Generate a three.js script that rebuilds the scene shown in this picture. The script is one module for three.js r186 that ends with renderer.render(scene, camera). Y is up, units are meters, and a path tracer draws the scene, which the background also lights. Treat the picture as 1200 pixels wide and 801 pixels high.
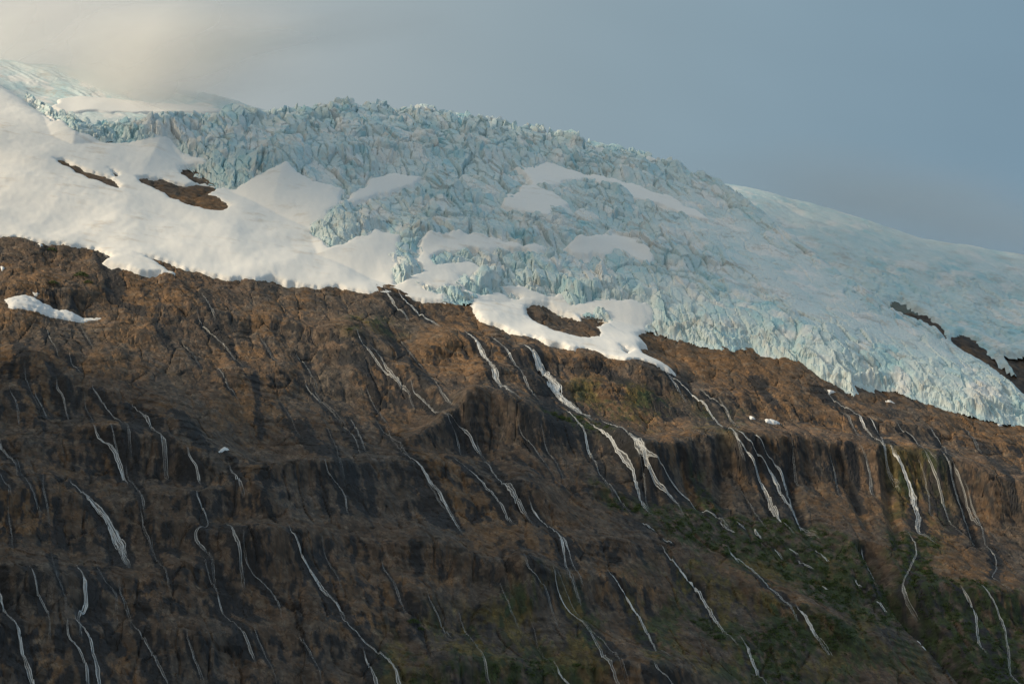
import * as THREE from 'three';
import { ConvexGeometry } from 'three/addons/geometries/ConvexGeometry.js';

// ---------- camera ----------
const scene = new THREE.Scene();
const camera = new THREE.PerspectiveCamera(20.28, 1024 / 683, 1, 9000);
camera.position.set(0, 0, 0);
camera.rotation.set(11 * Math.PI / 180, 0, 0);
const renderer = new THREE.WebGLRenderer();
renderer.toneMapping = THREE.LinearToneMapping;
renderer.toneMappingExposure = 1.05;
renderer.shadowMap.enabled = true;

// ---------- overcast sky: cool low cloud, a warm glow round the veiled sun, brighter overhead ----------
const GLOW = new THREE.Vector3(-0.285, 0.40, -0.87).normalize();
const SUN = new THREE.Vector3(-0.85, 0.42, 0.22).normalize();
{
  const w = 1024, h = 512, d = new Float32Array(w * h * 4), v = new THREE.Vector3();
  const wob = (a, b, c) => Math.sin(a * 3.1 + 1.3 * Math.sin(b * 2.3 + 1)) * Math.cos(c * 2.7 + Math.sin(a * 4.1)) * 0.5 + 0.25 * Math.sin(a * 9 + b * 11) * Math.cos(c * 8 - b * 7);
  for (let j = 0; j < h; j++) for (let i = 0; i < w; i++) {
    const el = ((j + 0.5) / h - 0.5) * Math.PI, az = ((i + 0.5) / w - 0.5) * 2 * Math.PI;
    v.set(Math.cos(el) * Math.cos(az), Math.sin(el), Math.cos(el) * Math.sin(az));
    const up = Math.max(0, v.y), lift = 1 + 0.45 * Math.max(0, up - 0.35) / 0.65, cl = 1 + 0.05 * wob(v.x, v.y * 1.8, v.z) + 0.035 * wob(v.x * 5 + 1, v.y * 11, v.z * 4) + 0.02 * wob(v.x * 13, v.y * 27 + 2, v.z * 9), t = 0.5 * Math.tanh((v.x * SUN.x + v.z * SUN.z + 0.2) / 0.5), k = (j * w + i) * 4; // warmer and brighter towards the low sun
    const g = Math.exp(-Math.pow(Math.acos(Math.min(1, v.dot(GLOW))) / 0.19, 2)); // thin cloud lit through over the summit
    d[k] = (0.265 * Math.exp(1.5 * t) * lift + 0.2 * g) * cl; d[k + 1] = (0.345 * Math.exp(0.78 * t) * lift + 0.15 * g) * cl; d[k + 2] = (0.39 * Math.exp(0.22 * t) * lift + 0.11 * g) * cl; d[k + 3] = 1;
  }
  const sky = new THREE.DataTexture(d, w, h, THREE.RGBAFormat, THREE.FloatType);
  sky.mapping = THREE.EquirectangularReflectionMapping; sky.magFilter = sky.minFilter = THREE.LinearFilter; sky.wrapS = THREE.RepeatWrapping; sky.needsUpdate = true;
  scene.background = sky; scene.environment = sky;
}
// ---------- the veiled sun ----------
const sun = new THREE.DirectionalLight(new THREE.Color(1.0, 0.84, 0.60), 3.4);
sun.position.copy(SUN).multiplyScalar(3000).add(new THREE.Vector3(0, 300, -1700)); sun.target.position.set(0, 300, -1700);
sun.castShadow = true; sun.shadow.radius = 20;
Object.assign(sun.shadow.camera, { left: -1200, right: 1200, top: 1200, bottom: -1200, near: 10, far: 6000 });
scene.add(sun, sun.target);

// ---------- plan of the mountain face, in metres ----------
// ---------- noise ----------
const PERM = (() => { let a = 7919; const r = () => (a = (a * 1103515245 + 12345) & 0x7fffffff) / 0x7fffffff; const p = [...Array(256).keys()]; for (let i = 255; i > 0; i--) { const j = Math.floor(r() * (i + 1)); [p[i], p[j]] = [p[j], p[i]]; } return new Uint8Array([...p, ...p]); })();
const GX = new Float32Array(256), GY = new Float32Array(256);
for (let i = 0; i < 256; i++) { GX[i] = Math.cos(i * 2.3999); GY[i] = Math.sin(i * 2.3999); }
function rnd(seed) { let a = seed >>> 0; return () => { a = (a + 0x6D2B79F5) | 0; let t = Math.imul(a ^ (a >>> 15), 1 | a); t = (t + Math.imul(t ^ (t >>> 7), 61 | t)) ^ t; return ((t ^ (t >>> 14)) >>> 0) / 4294967296; }; }
function noise(x, y) {
  const xi = Math.floor(x), yi = Math.floor(y), fx = x - xi, fy = y - yi, X = xi & 255, Y = yi & 255;
  const u = fx * fx * fx * (fx * (fx * 6 - 15) + 10), v = fy * fy * fy * (fy * (fy * 6 - 15) + 10);
  const a = PERM[PERM[X] + Y], b = PERM[PERM[(X + 1) & 255] + Y], c = PERM[PERM[X] + ((Y + 1) & 255)], d = PERM[PERM[(X + 1) & 255] + ((Y + 1) & 255)];
  const n0 = GX[a] * fx + GY[a] * fy, n1 = GX[b] * (fx - 1) + GY[b] * fy, n2 = GX[c] * fx + GY[c] * (fy - 1), n3 = GX[d] * (fx - 1) + GY[d] * (fy - 1);
  const p = n0 + u * (n1 - n0), q = n2 + u * (n3 - n2);
  return 1.5 * (p + v * (q - p));
}
function fbm(x, y, oct) { let s = 0, a = 0.5; for (let i = 0; i < oct; i++) { s += a * noise(x, y); x = x * 2.03 + 17.3; y = y * 2.03 - 9.1; a *= 0.5; } return s; }
function ridged(x, y, oct) { let s = 0, a = 0.5; for (let i = 0; i < oct; i++) { s += a * (1 - 2 * Math.abs(noise(x, y))); x = x * 2.07 + 5.2; y = y * 2.07 + 1.7; a *= 0.5; } return s; }
const clamp = (v, a, b) => v < a ? a : v > b ? b : v;
const sst = (a, b, v) => { const t = clamp((v - a) / (b - a), 0, 1); return t * t * (3 - 2 * t); };
const lerp = (a, b, t) => a + (b - a) * t;
// cellular noise: nearest cell, its borders and its own random numbers
const W = { f1: 0, f2: 0, dx: 0, dy: 0, id: 0 };
function worley(x, y) {
  const xi = Math.floor(x), yi = Math.floor(y); W.f1 = W.f2 = 9;
  for (let j = -1; j <= 1; j++) for (let i = -1; i <= 1; i++) {
    const h = PERM[PERM[(xi + i) & 255] + ((yi + j) & 255)], g = PERM[h + 71];
    const dx = x - (xi + i + 0.1 + 0.8 * h / 255), dy = y - (yi + j + 0.1 + 0.8 * g / 255), d = dx * dx + dy * dy;
    if (d < W.f1) { W.f2 = W.f1; W.f1 = d; W.dx = dx; W.dy = dy; W.id = h * 256 + g; } else if (d < W.f2) W.f2 = d;
  }
  W.f1 = Math.sqrt(W.f1); W.f2 = Math.sqrt(W.f2);
}
// ---------- the mountain face: plan coordinates x (east) and s (metres uphill from the lake shore), height above the lake viewpoint ----------
const SL = 0.6, KX = 0.18, NL = Math.hypot(KX, 1, SL), NRM = [KX / NL, 1 / NL, SL / NL], QL = Math.hypot(SL, KX), ICE_T = 20;
const plane = (x, s) => SL * (s - 1080) - KX * x + 9 * fbm(x / 230, s / 230, 2) + 7 * fbm(x / 70 + 31, s / 90, 2) * sst(1800, 1650, s + 0.3 * x);
function polyAt(p, x) { // p: flat [x0,s0,x1,s1..] sorted by x
  const n = p.length; if (x <= p[0]) return p[1] + (p[3] - p[1]) / (p[2] - p[0]) * (x - p[0]);
  for (let i = 2; i < n; i += 2) if (x <= p[i]) return lerp(p[i - 1], p[i + 1], (x - p[i - 2]) / (p[i] - p[i - 2]));
  return p[n - 1] + (p[n - 1] - p[n - 3]) / (p[n - 2] - p[n - 4]) * (x - p[n - 2]);
}
function lipAt(b, x, s) { // a rounded rock step: gentle ledge above its edge, steep face below
  const p = b.p, n = p.length, x0 = p[0], x1 = p[n - 2];
  if (x < x0 - 25 || x > x1 + 25) return 0;
  const end = sst(x0 - 25, x0 + 25, x) * sst(x1 + 25, x1 - 25, x), jag = b.a > 20 ? 5 * noise(x / 17 + b.a, 3.1) + 2 * noise(x / 6, b.a) : 9 * noise(x / 45 + b.a, 3.1) + 1.6 * noise(x / 13, b.a);
  const d = s - polyAt(p, clamp(x, x0, x1)) - jag;
  if (d > 260 || d < -60) return 0;
  return b.a * end * (b.a > 20 ? 1 : clamp(0.9 + 0.8 * noise(x / 70 + b.a * 3, b.a), 0.3, 1.3)) * (d > 0 ? 1 / (1 + d * d / (b.up * b.up)) : Math.exp(-(d * d) / (1.1 * b.dn * b.dn)));
}
function lips(x, s) { let h = 0; for (const b of BENCH) h += lipAt(b, x, s); return h; }
function roll(x, s, crest) { const w = 50, k = 0.003, e = s - polyAt(crest, x) + w; return e <= 0 ? 0 : e < 170 ? k * e * e : k * 170 * 170 + 2 * k * 170 * (e - 170); }
function humps(x, s) { let h = 0; for (const [hx, hs, a, r, ax] of HUMP) { const dx = (x - hx) / r, ds = (s - hs) / (r * 1.4), q = Math.abs(dx) * ax + Math.sqrt(dx * dx + ds * ds * 0.6); h += a * Math.exp(-q * q * 0.7); } return h; }
const front = (x, s) => plane(x, s) + lips(x, s) + humps(x, s) - roll(x, s, CREST);
const rear = (x, s) => plane(x, s) - 45 - roll(x, s, CREST_REAR);
// signed distance to a closed outline in plan, positive inside
function outline(p) {
  let a = 1e9, b = 1e9, c = -1e9, d = -1e9; for (let i = 0; i < p.length; i += 2) { a = Math.min(a, p[i]); c = Math.max(c, p[i]); b = Math.min(b, p[i + 1]); d = Math.max(d, p[i + 1]); }
  return { p, a, b, c, d };
}
function sdf(o, x, y) {
  const far = Math.max(o.a - x, x - o.c, o.b - y, y - o.d); if (far > 30) return -far;
  const p = o.p, n = p.length; let m = 1e18, inside = false;
  for (let i = 0, j = n - 2; i < n; j = i, i += 2) {
    const ax = p[j], ay = p[j + 1], bx = p[i], by = p[i + 1], ex = bx - ax, ey = by - ay, wx = x - ax, wy = y - ay;
    const t = clamp((wx * ex + wy * ey) / (ex * ex + ey * ey), 0, 1), dx = wx - ex * t, dy = wy - ey * t, q = dx * dx + dy * dy;
    if (q < m) m = q;
    if ((ay > y) !== (by > y) && x < ex * (y - ay) / ey + ax) inside = !inside;
  }
  return inside ? Math.sqrt(m) : -Math.sqrt(m);
}
function iceMask(x, s) {
  let d = sdf(ICE, x, s); if (d < -28) return d;
  for (const h of HOLES) d = Math.min(d, -sdf(h, x, s));
  return d + 2.5 * noise(x / 7, s / 9) + 1.6 * noise(x / 3, s / 4);
}
const iceThick = (d) => d > 0 ? ICE_T * (1 - Math.exp(-d / 14)) : d * 0.6;
const softThick = (d) => d > 0 ? ICE_T * (1 - Math.exp(-d / 40)) : 0; // where snow eases the step from ice down to rock
const BENCH = [{"a":5.5,"up":32,"dn":8,"p":[-375.2,1261.1,-273.6,1265.8,-168.2,1247.8,-103.6,1282.3]},{"a":5,"up":32,"dn":8,"p":[-341.7,1158,-243.1,1183.2,-141.8,1174.6]},{"a":5,"up":32,"dn":8,"p":[-150.6,1243.3,-46.3,1292.2,58,1297.2]},{"a":6,"up":32,"dn":8,"p":[-318.5,1087.5,-221.4,1109.5,-132.1,1144.9,-50.9,1149.5]},{"a":6,"up":32,"dn":8,"p":[-25.2,1396.2,24.6,1366.7,84.4,1345.2]},{"a":5.5,"up":32,"dn":8,"p":[0,1240,90.4,1268.6,166,1247.1,214.5,1213.8]},{"a":5,"up":32,"dn":8,"p":[-299.7,1030.6,-187.9,1065.5,-95.1,1080.7]},{"a":5,"up":32,"dn":8,"p":[-414.2,1508.3,-316.4,1538.3,-190,1543.3,-82.7,1516.7]},{"a":5.5,"up":32,"dn":8,"p":[-27,1490.4,69.3,1529.9,137.5,1521]},{"a":6,"up":32,"dn":8,"p":[162.6,1561,252.4,1551.8,349.2,1548.6,442.4,1560]},{"a":9,"up":45,"dn":14,"p":[-415.1,1383.5,-349.9,1376.2,-272.4,1338.4,-210,1293.6,-152.3,1254.8]},{"a":9,"up":45,"dn":14,"p":[-185.5,1508.8,-123.9,1513,-80.5,1479.4,-25.4,1406.7,25.5,1412]},{"a":8,"up":40,"dn":13,"p":[-240.5,1194.3,-196.5,1188.1,-145.2,1163.7,-94.2,1177.6,-41.3,1163.2]},{"a":12.7,"up":40,"dn":12.6,"p":[-391.8,1310.5,-357.6,1316.7,-317.7,1301.8,-278,1283,-229,1271.2,-191.3,1258.2]},{"a":16.3,"up":45,"dn":12.6,"p":[-346.4,1170.9,-306.5,1188.1,-269.8,1202.8,-217.8,1213.5,-176.9,1231.9,-147.9,1222]},{"a":14.5,"up":45,"dn":12.6,"p":[-158,1254.7,-126.6,1278.8,-94.4,1311.1,-59.6,1324.5,-17.9,1327.6,23.4,1304]},{"a":16.3,"up":40,"dn":11.7,"p":[-328.6,1116.7,-255.6,1095.1,-225.6,1126.3,-180.1,1154.8,-134.3,1179.5,-98,1218.6,-70.5,1213.8,-21.6,1211.2,21.3,1193.2]},{"a":19.9,"up":45,"dn":13.5,"p":[-73.8,1361.5,-38.2,1409.2,12.8,1420.7,64.7,1432.2,106.1,1385.1]},{"a":14.5,"up":45,"dn":12.6,"p":[-70,1538.1,-28.4,1558.8,14.1,1554.9,71.3,1567.8,127.2,1557]},{"a":26.1,"up":45,"dn":13.5,"p":[99.8,1384,141.7,1428.6,174.9,1436.7,237.3,1462.6,291.5,1471.2,329.8,1466.5,388.2,1442.2,434.4,1426.6]},{"a":14.5,"up":45,"dn":10.8,"p":[-31.1,1168.9,10.6,1186.9,54.1,1215.6,93,1230.6]},{"a":12.7,"up":40,"dn":10.8,"p":[-76.6,1087.1,-19.5,1106.1,19.7,1118.6,79.6,1129.1,114.3,1129.1]},{"a":10.9,"up":35,"dn":10.8,"p":[-305,1045.6,-255.8,1070.5,-220.7,1084.2,-173,1086.7,-133,1113.3,-88.9,1117]},{"a":4,"up":40,"dn":14,"p":[-299.4,1461.4,-257.4,1525.6,-190.4,1546.1,-124.1,1514.3]},{"a":5,"up":35,"dn":14,"p":[-208.7,1437.2,-166.8,1470.1,-113.4,1471.8,-65.8,1452.5]},{"a":16.3,"up":40,"dn":10.8,"p":[237.8,1302.5,274.5,1286.6,317.1,1297.9,378.8,1294.2]},{"a":10,"up":60,"dn":16,"p":[-223.9,1933.6,-130.2,2006.6,-38.1,2055.9,77.7,2096.6,152.7,2066]},{"a":9,"up":50,"dn":16,"p":[-97.3,1765.5,-33.2,1804.8,33.3,1814.9,118.1,1838.6,166.1,1812.4]}];
const CREST = [-763.6,2256.3,-639.5,2134.9,-585.9,2090.5,-545.5,2051.9,-501.5,2002.3,-455.8,1958.6,-432.9,1978.7,-326.5,2062.3,-268,2130.4,-201.9,2166.8,-164,2199.5,-124.5,2225.9,-73,2240,-41.6,2232.8,20.8,2232.6,93.2,2229.7,163.4,2202.7,237.4,2138.8,268.2,2075.4,302.6,1993.8,343,1873.7,368.4,1795.8,403.2,1772.7,428.3,1717.4,446.1,1658.6,461.5,1624.2,480.7,1551.1];
const CREST_REAR = [-791.2,2342.2,-659.9,2348.6,-595.2,2355.4,-494.7,2352.1,-381.4,2335.8,-288.2,2293.2,-107.5,2313.8,172.8,2333.7,260.5,2347.5,313.3,2338.3,373.4,2312.8,497.2,2253.7,619.9,2252.1,711.7,2221];
const HUMP = [[-373.9,1967.3,9,30,0.8],[-235.9,1928.2,12,36,0.45],[-347.6,1379.2,3,20,0]];
const ICE = outline([-538.4,2063.1,-483.5,1923.2,-455.7,1902.8,-423.4,1939.8,-390.3,1933.3,-361.4,1946.7,-335.3,1915,-290.6,1860.6,-252.1,1821.7,-195.9,1773.8,-178.5,1705.8,-122.8,1677.2,-98.6,1659.4,-53.1,1658.9,-30.5,1666.8,0,1688.1,38.6,1693.2,76.9,1686.5,107.2,1680.2,126.6,1684.4,152.6,1676.5,188.7,1659.8,213.2,1674,226.3,1660.1,253.3,1641.5,268.5,1623.3,292.7,1616.3,310.7,1632.9,330.1,1638.1,346.3,1628.2,372.9,1617.8,399.8,1609.9,434.5,1615.9,455.7,1617.5,465.7,1482.5,665.7,3300,-1500,3300,-578.4,2123.1]);
const HOLES = [[-462.5,1854.4,-447.9,1858.6,-427.2,1845.1,-404,1838,-382.7,1819.5,-384.4,1808.1,-406.5,1812.6,-431.8,1829,-452.5,1842.8],[-377,1852,-358,1864.3,-330.9,1859.2,-312.1,1874.7,-291.7,1866.8,-301.9,1840.9,-288.2,1825.8,-274.1,1811.3,-279.4,1792.5,-301.4,1790.3,-324.3,1801.8,-344.5,1819.1,-364.2,1832.2],[-524.3,2028,-502.4,1998.2,-480,1961.4,-494,1965.8],[-439.2,1936.8,-416.8,1949.7,-408,1943.6,-426.1,1932.1],[-407.7,1861.2,-390.4,1849.9,-396,1840.6],[10,1686.3,34.9,1698.2,56,1680.7,74.1,1659.3,75,1631.9,59,1619.2,36.9,1621.5,16.5,1645.9],[93.1,1612.1,105.3,1608.6,97.5,1589.8],[58.5,1686.3,77,1688.4,89.6,1680.7,75.5,1658,60.7,1665.3]].map(outline);
const SNOW = [[-792.7,2336.9,-653.4,2177.3,-594.4,2117.9,-547.9,2059.4,-497.5,1986.3,-463,1933.7,-440.7,1935.5,-405.7,1941.2,-376.5,1952.1,-362.9,1953.3,-349.4,1941,-326.4,1928.8,-320.2,1919.3,-341.8,1916.1,-346.4,1894.3,-324.6,1871.6,-291.4,1865.2,-278.8,1856.4,-260,1873.2,-232.6,1894.5,-215.8,1880.2,-197.8,1876.2,-172.5,1866.6,-172.3,1821.2,-186.8,1779.7,-190.7,1764,-170,1721.3,-158.7,1727.3,-130.1,1767.1,-105.3,1761.1,-104.4,1723.5,-106.2,1680.5,-106.9,1668.4,-84,1669.7,-60.9,1663.9,-58.9,1654.1,-75.5,1653.3,-98.3,1654.2,-112.9,1646,-135.4,1644.7,-155,1652,-165.3,1642.6,-191.7,1642.8,-199.2,1642.1,-212.9,1647.8,-223.8,1629.8,-253.1,1625.3,-292,1633.2,-333.3,1638.7,-307.6,1624.2,-293.2,1608.2,-319.1,1600.4,-351.7,1610.7,-348.8,1624.1,-370.8,1647.5,-406.5,1638,-451.3,1635.6,-532.8,1608],[-168.8,1829.2,-148.9,1894,-120.8,1933.8,-95.6,1931.8,-113.9,1895.3,-137.4,1859.9,-156.5,1833.2],[-8.7,1886,0,1920.2,22.8,1973.9,9.4,2035.5,38.3,2067.7,85.4,2050.8,94.4,2040.8,55.7,2007.1,36.2,1957,59.3,1918.3,34.5,1868.8,12.9,1866.9],[85.8,2059.4,141.4,2039.1,185.8,2013.1,217.2,1965.2,182.5,1979.2,133.7,1996.9,94,2031.6],[-88.9,1757.9,-57.4,1783,-24.7,1793.4,-4.1,1787.4,32.9,1791.1,24.5,1778.2,-8.1,1774.3,-36.5,1765.5,-64.1,1745.9,-75.5,1731.7,-70.8,1715.1,-43.8,1736.9,-35.5,1723.5,-46.2,1684.4,-72.5,1669.5,-95.6,1670.3,-81.6,1696.2,-85.7,1729.4],[49.5,1796.6,75.4,1821,98.2,1856.1,123,1845.6,137.1,1810.6,131.9,1797.1,99.8,1810.6,73.9,1789.8],[-38.4,1678.4,-19.4,1692.8,0,1693.8,31.1,1699.7,62.1,1699.3,89.9,1711.4,125.3,1714.9,127.5,1694.2,112.7,1672.6,107.7,1622.5,135.3,1577.9,92.7,1569.3,64.9,1585.5,28.9,1589.9,0,1610,-27.5,1627],[-11.7,1708.5,7.8,1709.7,42.9,1705,23.2,1696,0,1699]].map(outline);
const SMOOTH = [[160.7,2045.7,220.2,2071.9,265.9,1991,307.2,1912.2,345.4,1799.9,390.8,1718.8,422.3,1650.9,391.4,1660.3,354.6,1695.7,309.2,1698.5,258.9,1720,227.8,1777.9,198.3,1876.9,164.5,1981.6],[-115.5,1682,-95.7,1672.6,-53.3,1665.9,-56.8,1657,-98.4,1656]].map(outline);
const PATCH = [[-405.1,1489.8,-391.5,1502.7,-370.1,1500.8,-346.3,1502.8,-330.5,1503.3,-344,1493.7,-372.3,1483.5,-396.1,1475.8],[-197,1272.8,-196.2,1289.4,-191.6,1286.2],[-416.1,1628.8,-411.6,1628.9,-412.2,1622.7],[-430.9,1566.2,-426.6,1563.9,-426.8,1557.2],[-388,1509.5,-382.4,1509.6,-385.2,1507.2],[205.2,1530.7,211.2,1533.6,219.1,1531.7,213.4,1525.5,204.8,1522.8],[262.8,1249.2,265.8,1252.5,267.5,1243.3,268,1236.6,264.8,1239.1],[191.5,1525.3,196.3,1520.2,191.8,1517.6],[320,1614.6,327.3,1608.1,321.4,1607.7],[413.7,1608.3,418.5,1607.3,412.6,1601.5],[268.9,1605.1,276,1604.8,269.2,1599.1]].map(outline);
const REAR_SNOW = [[-540,2153.9,-539.8,2183.9,-524.2,2203.5,-486.4,2219.1,-418.4,2243.9,-353.6,2245.4,-372.8,2223.9,-482.5,2158.6,-523.3,2140.2]].map(outline);
const REAR_ROCK = [[389.5,1966.2,409.1,2007.2,422.9,2004.1,437.3,1976.3,447.1,1946.7,435.9,1893.6,414.3,1860.2,376.6,1880.2],[451,1920.2,467.3,1943.2,477.3,1908.3,485.2,1868.6,499,1835.4,507,1754.9,475.5,1653,435.5,1751.8,436.6,1855.9],[496.5,1897,531.7,1903.4,525.7,1789.1,492.7,1805.3,496,1853.7]].map(outline);
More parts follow.
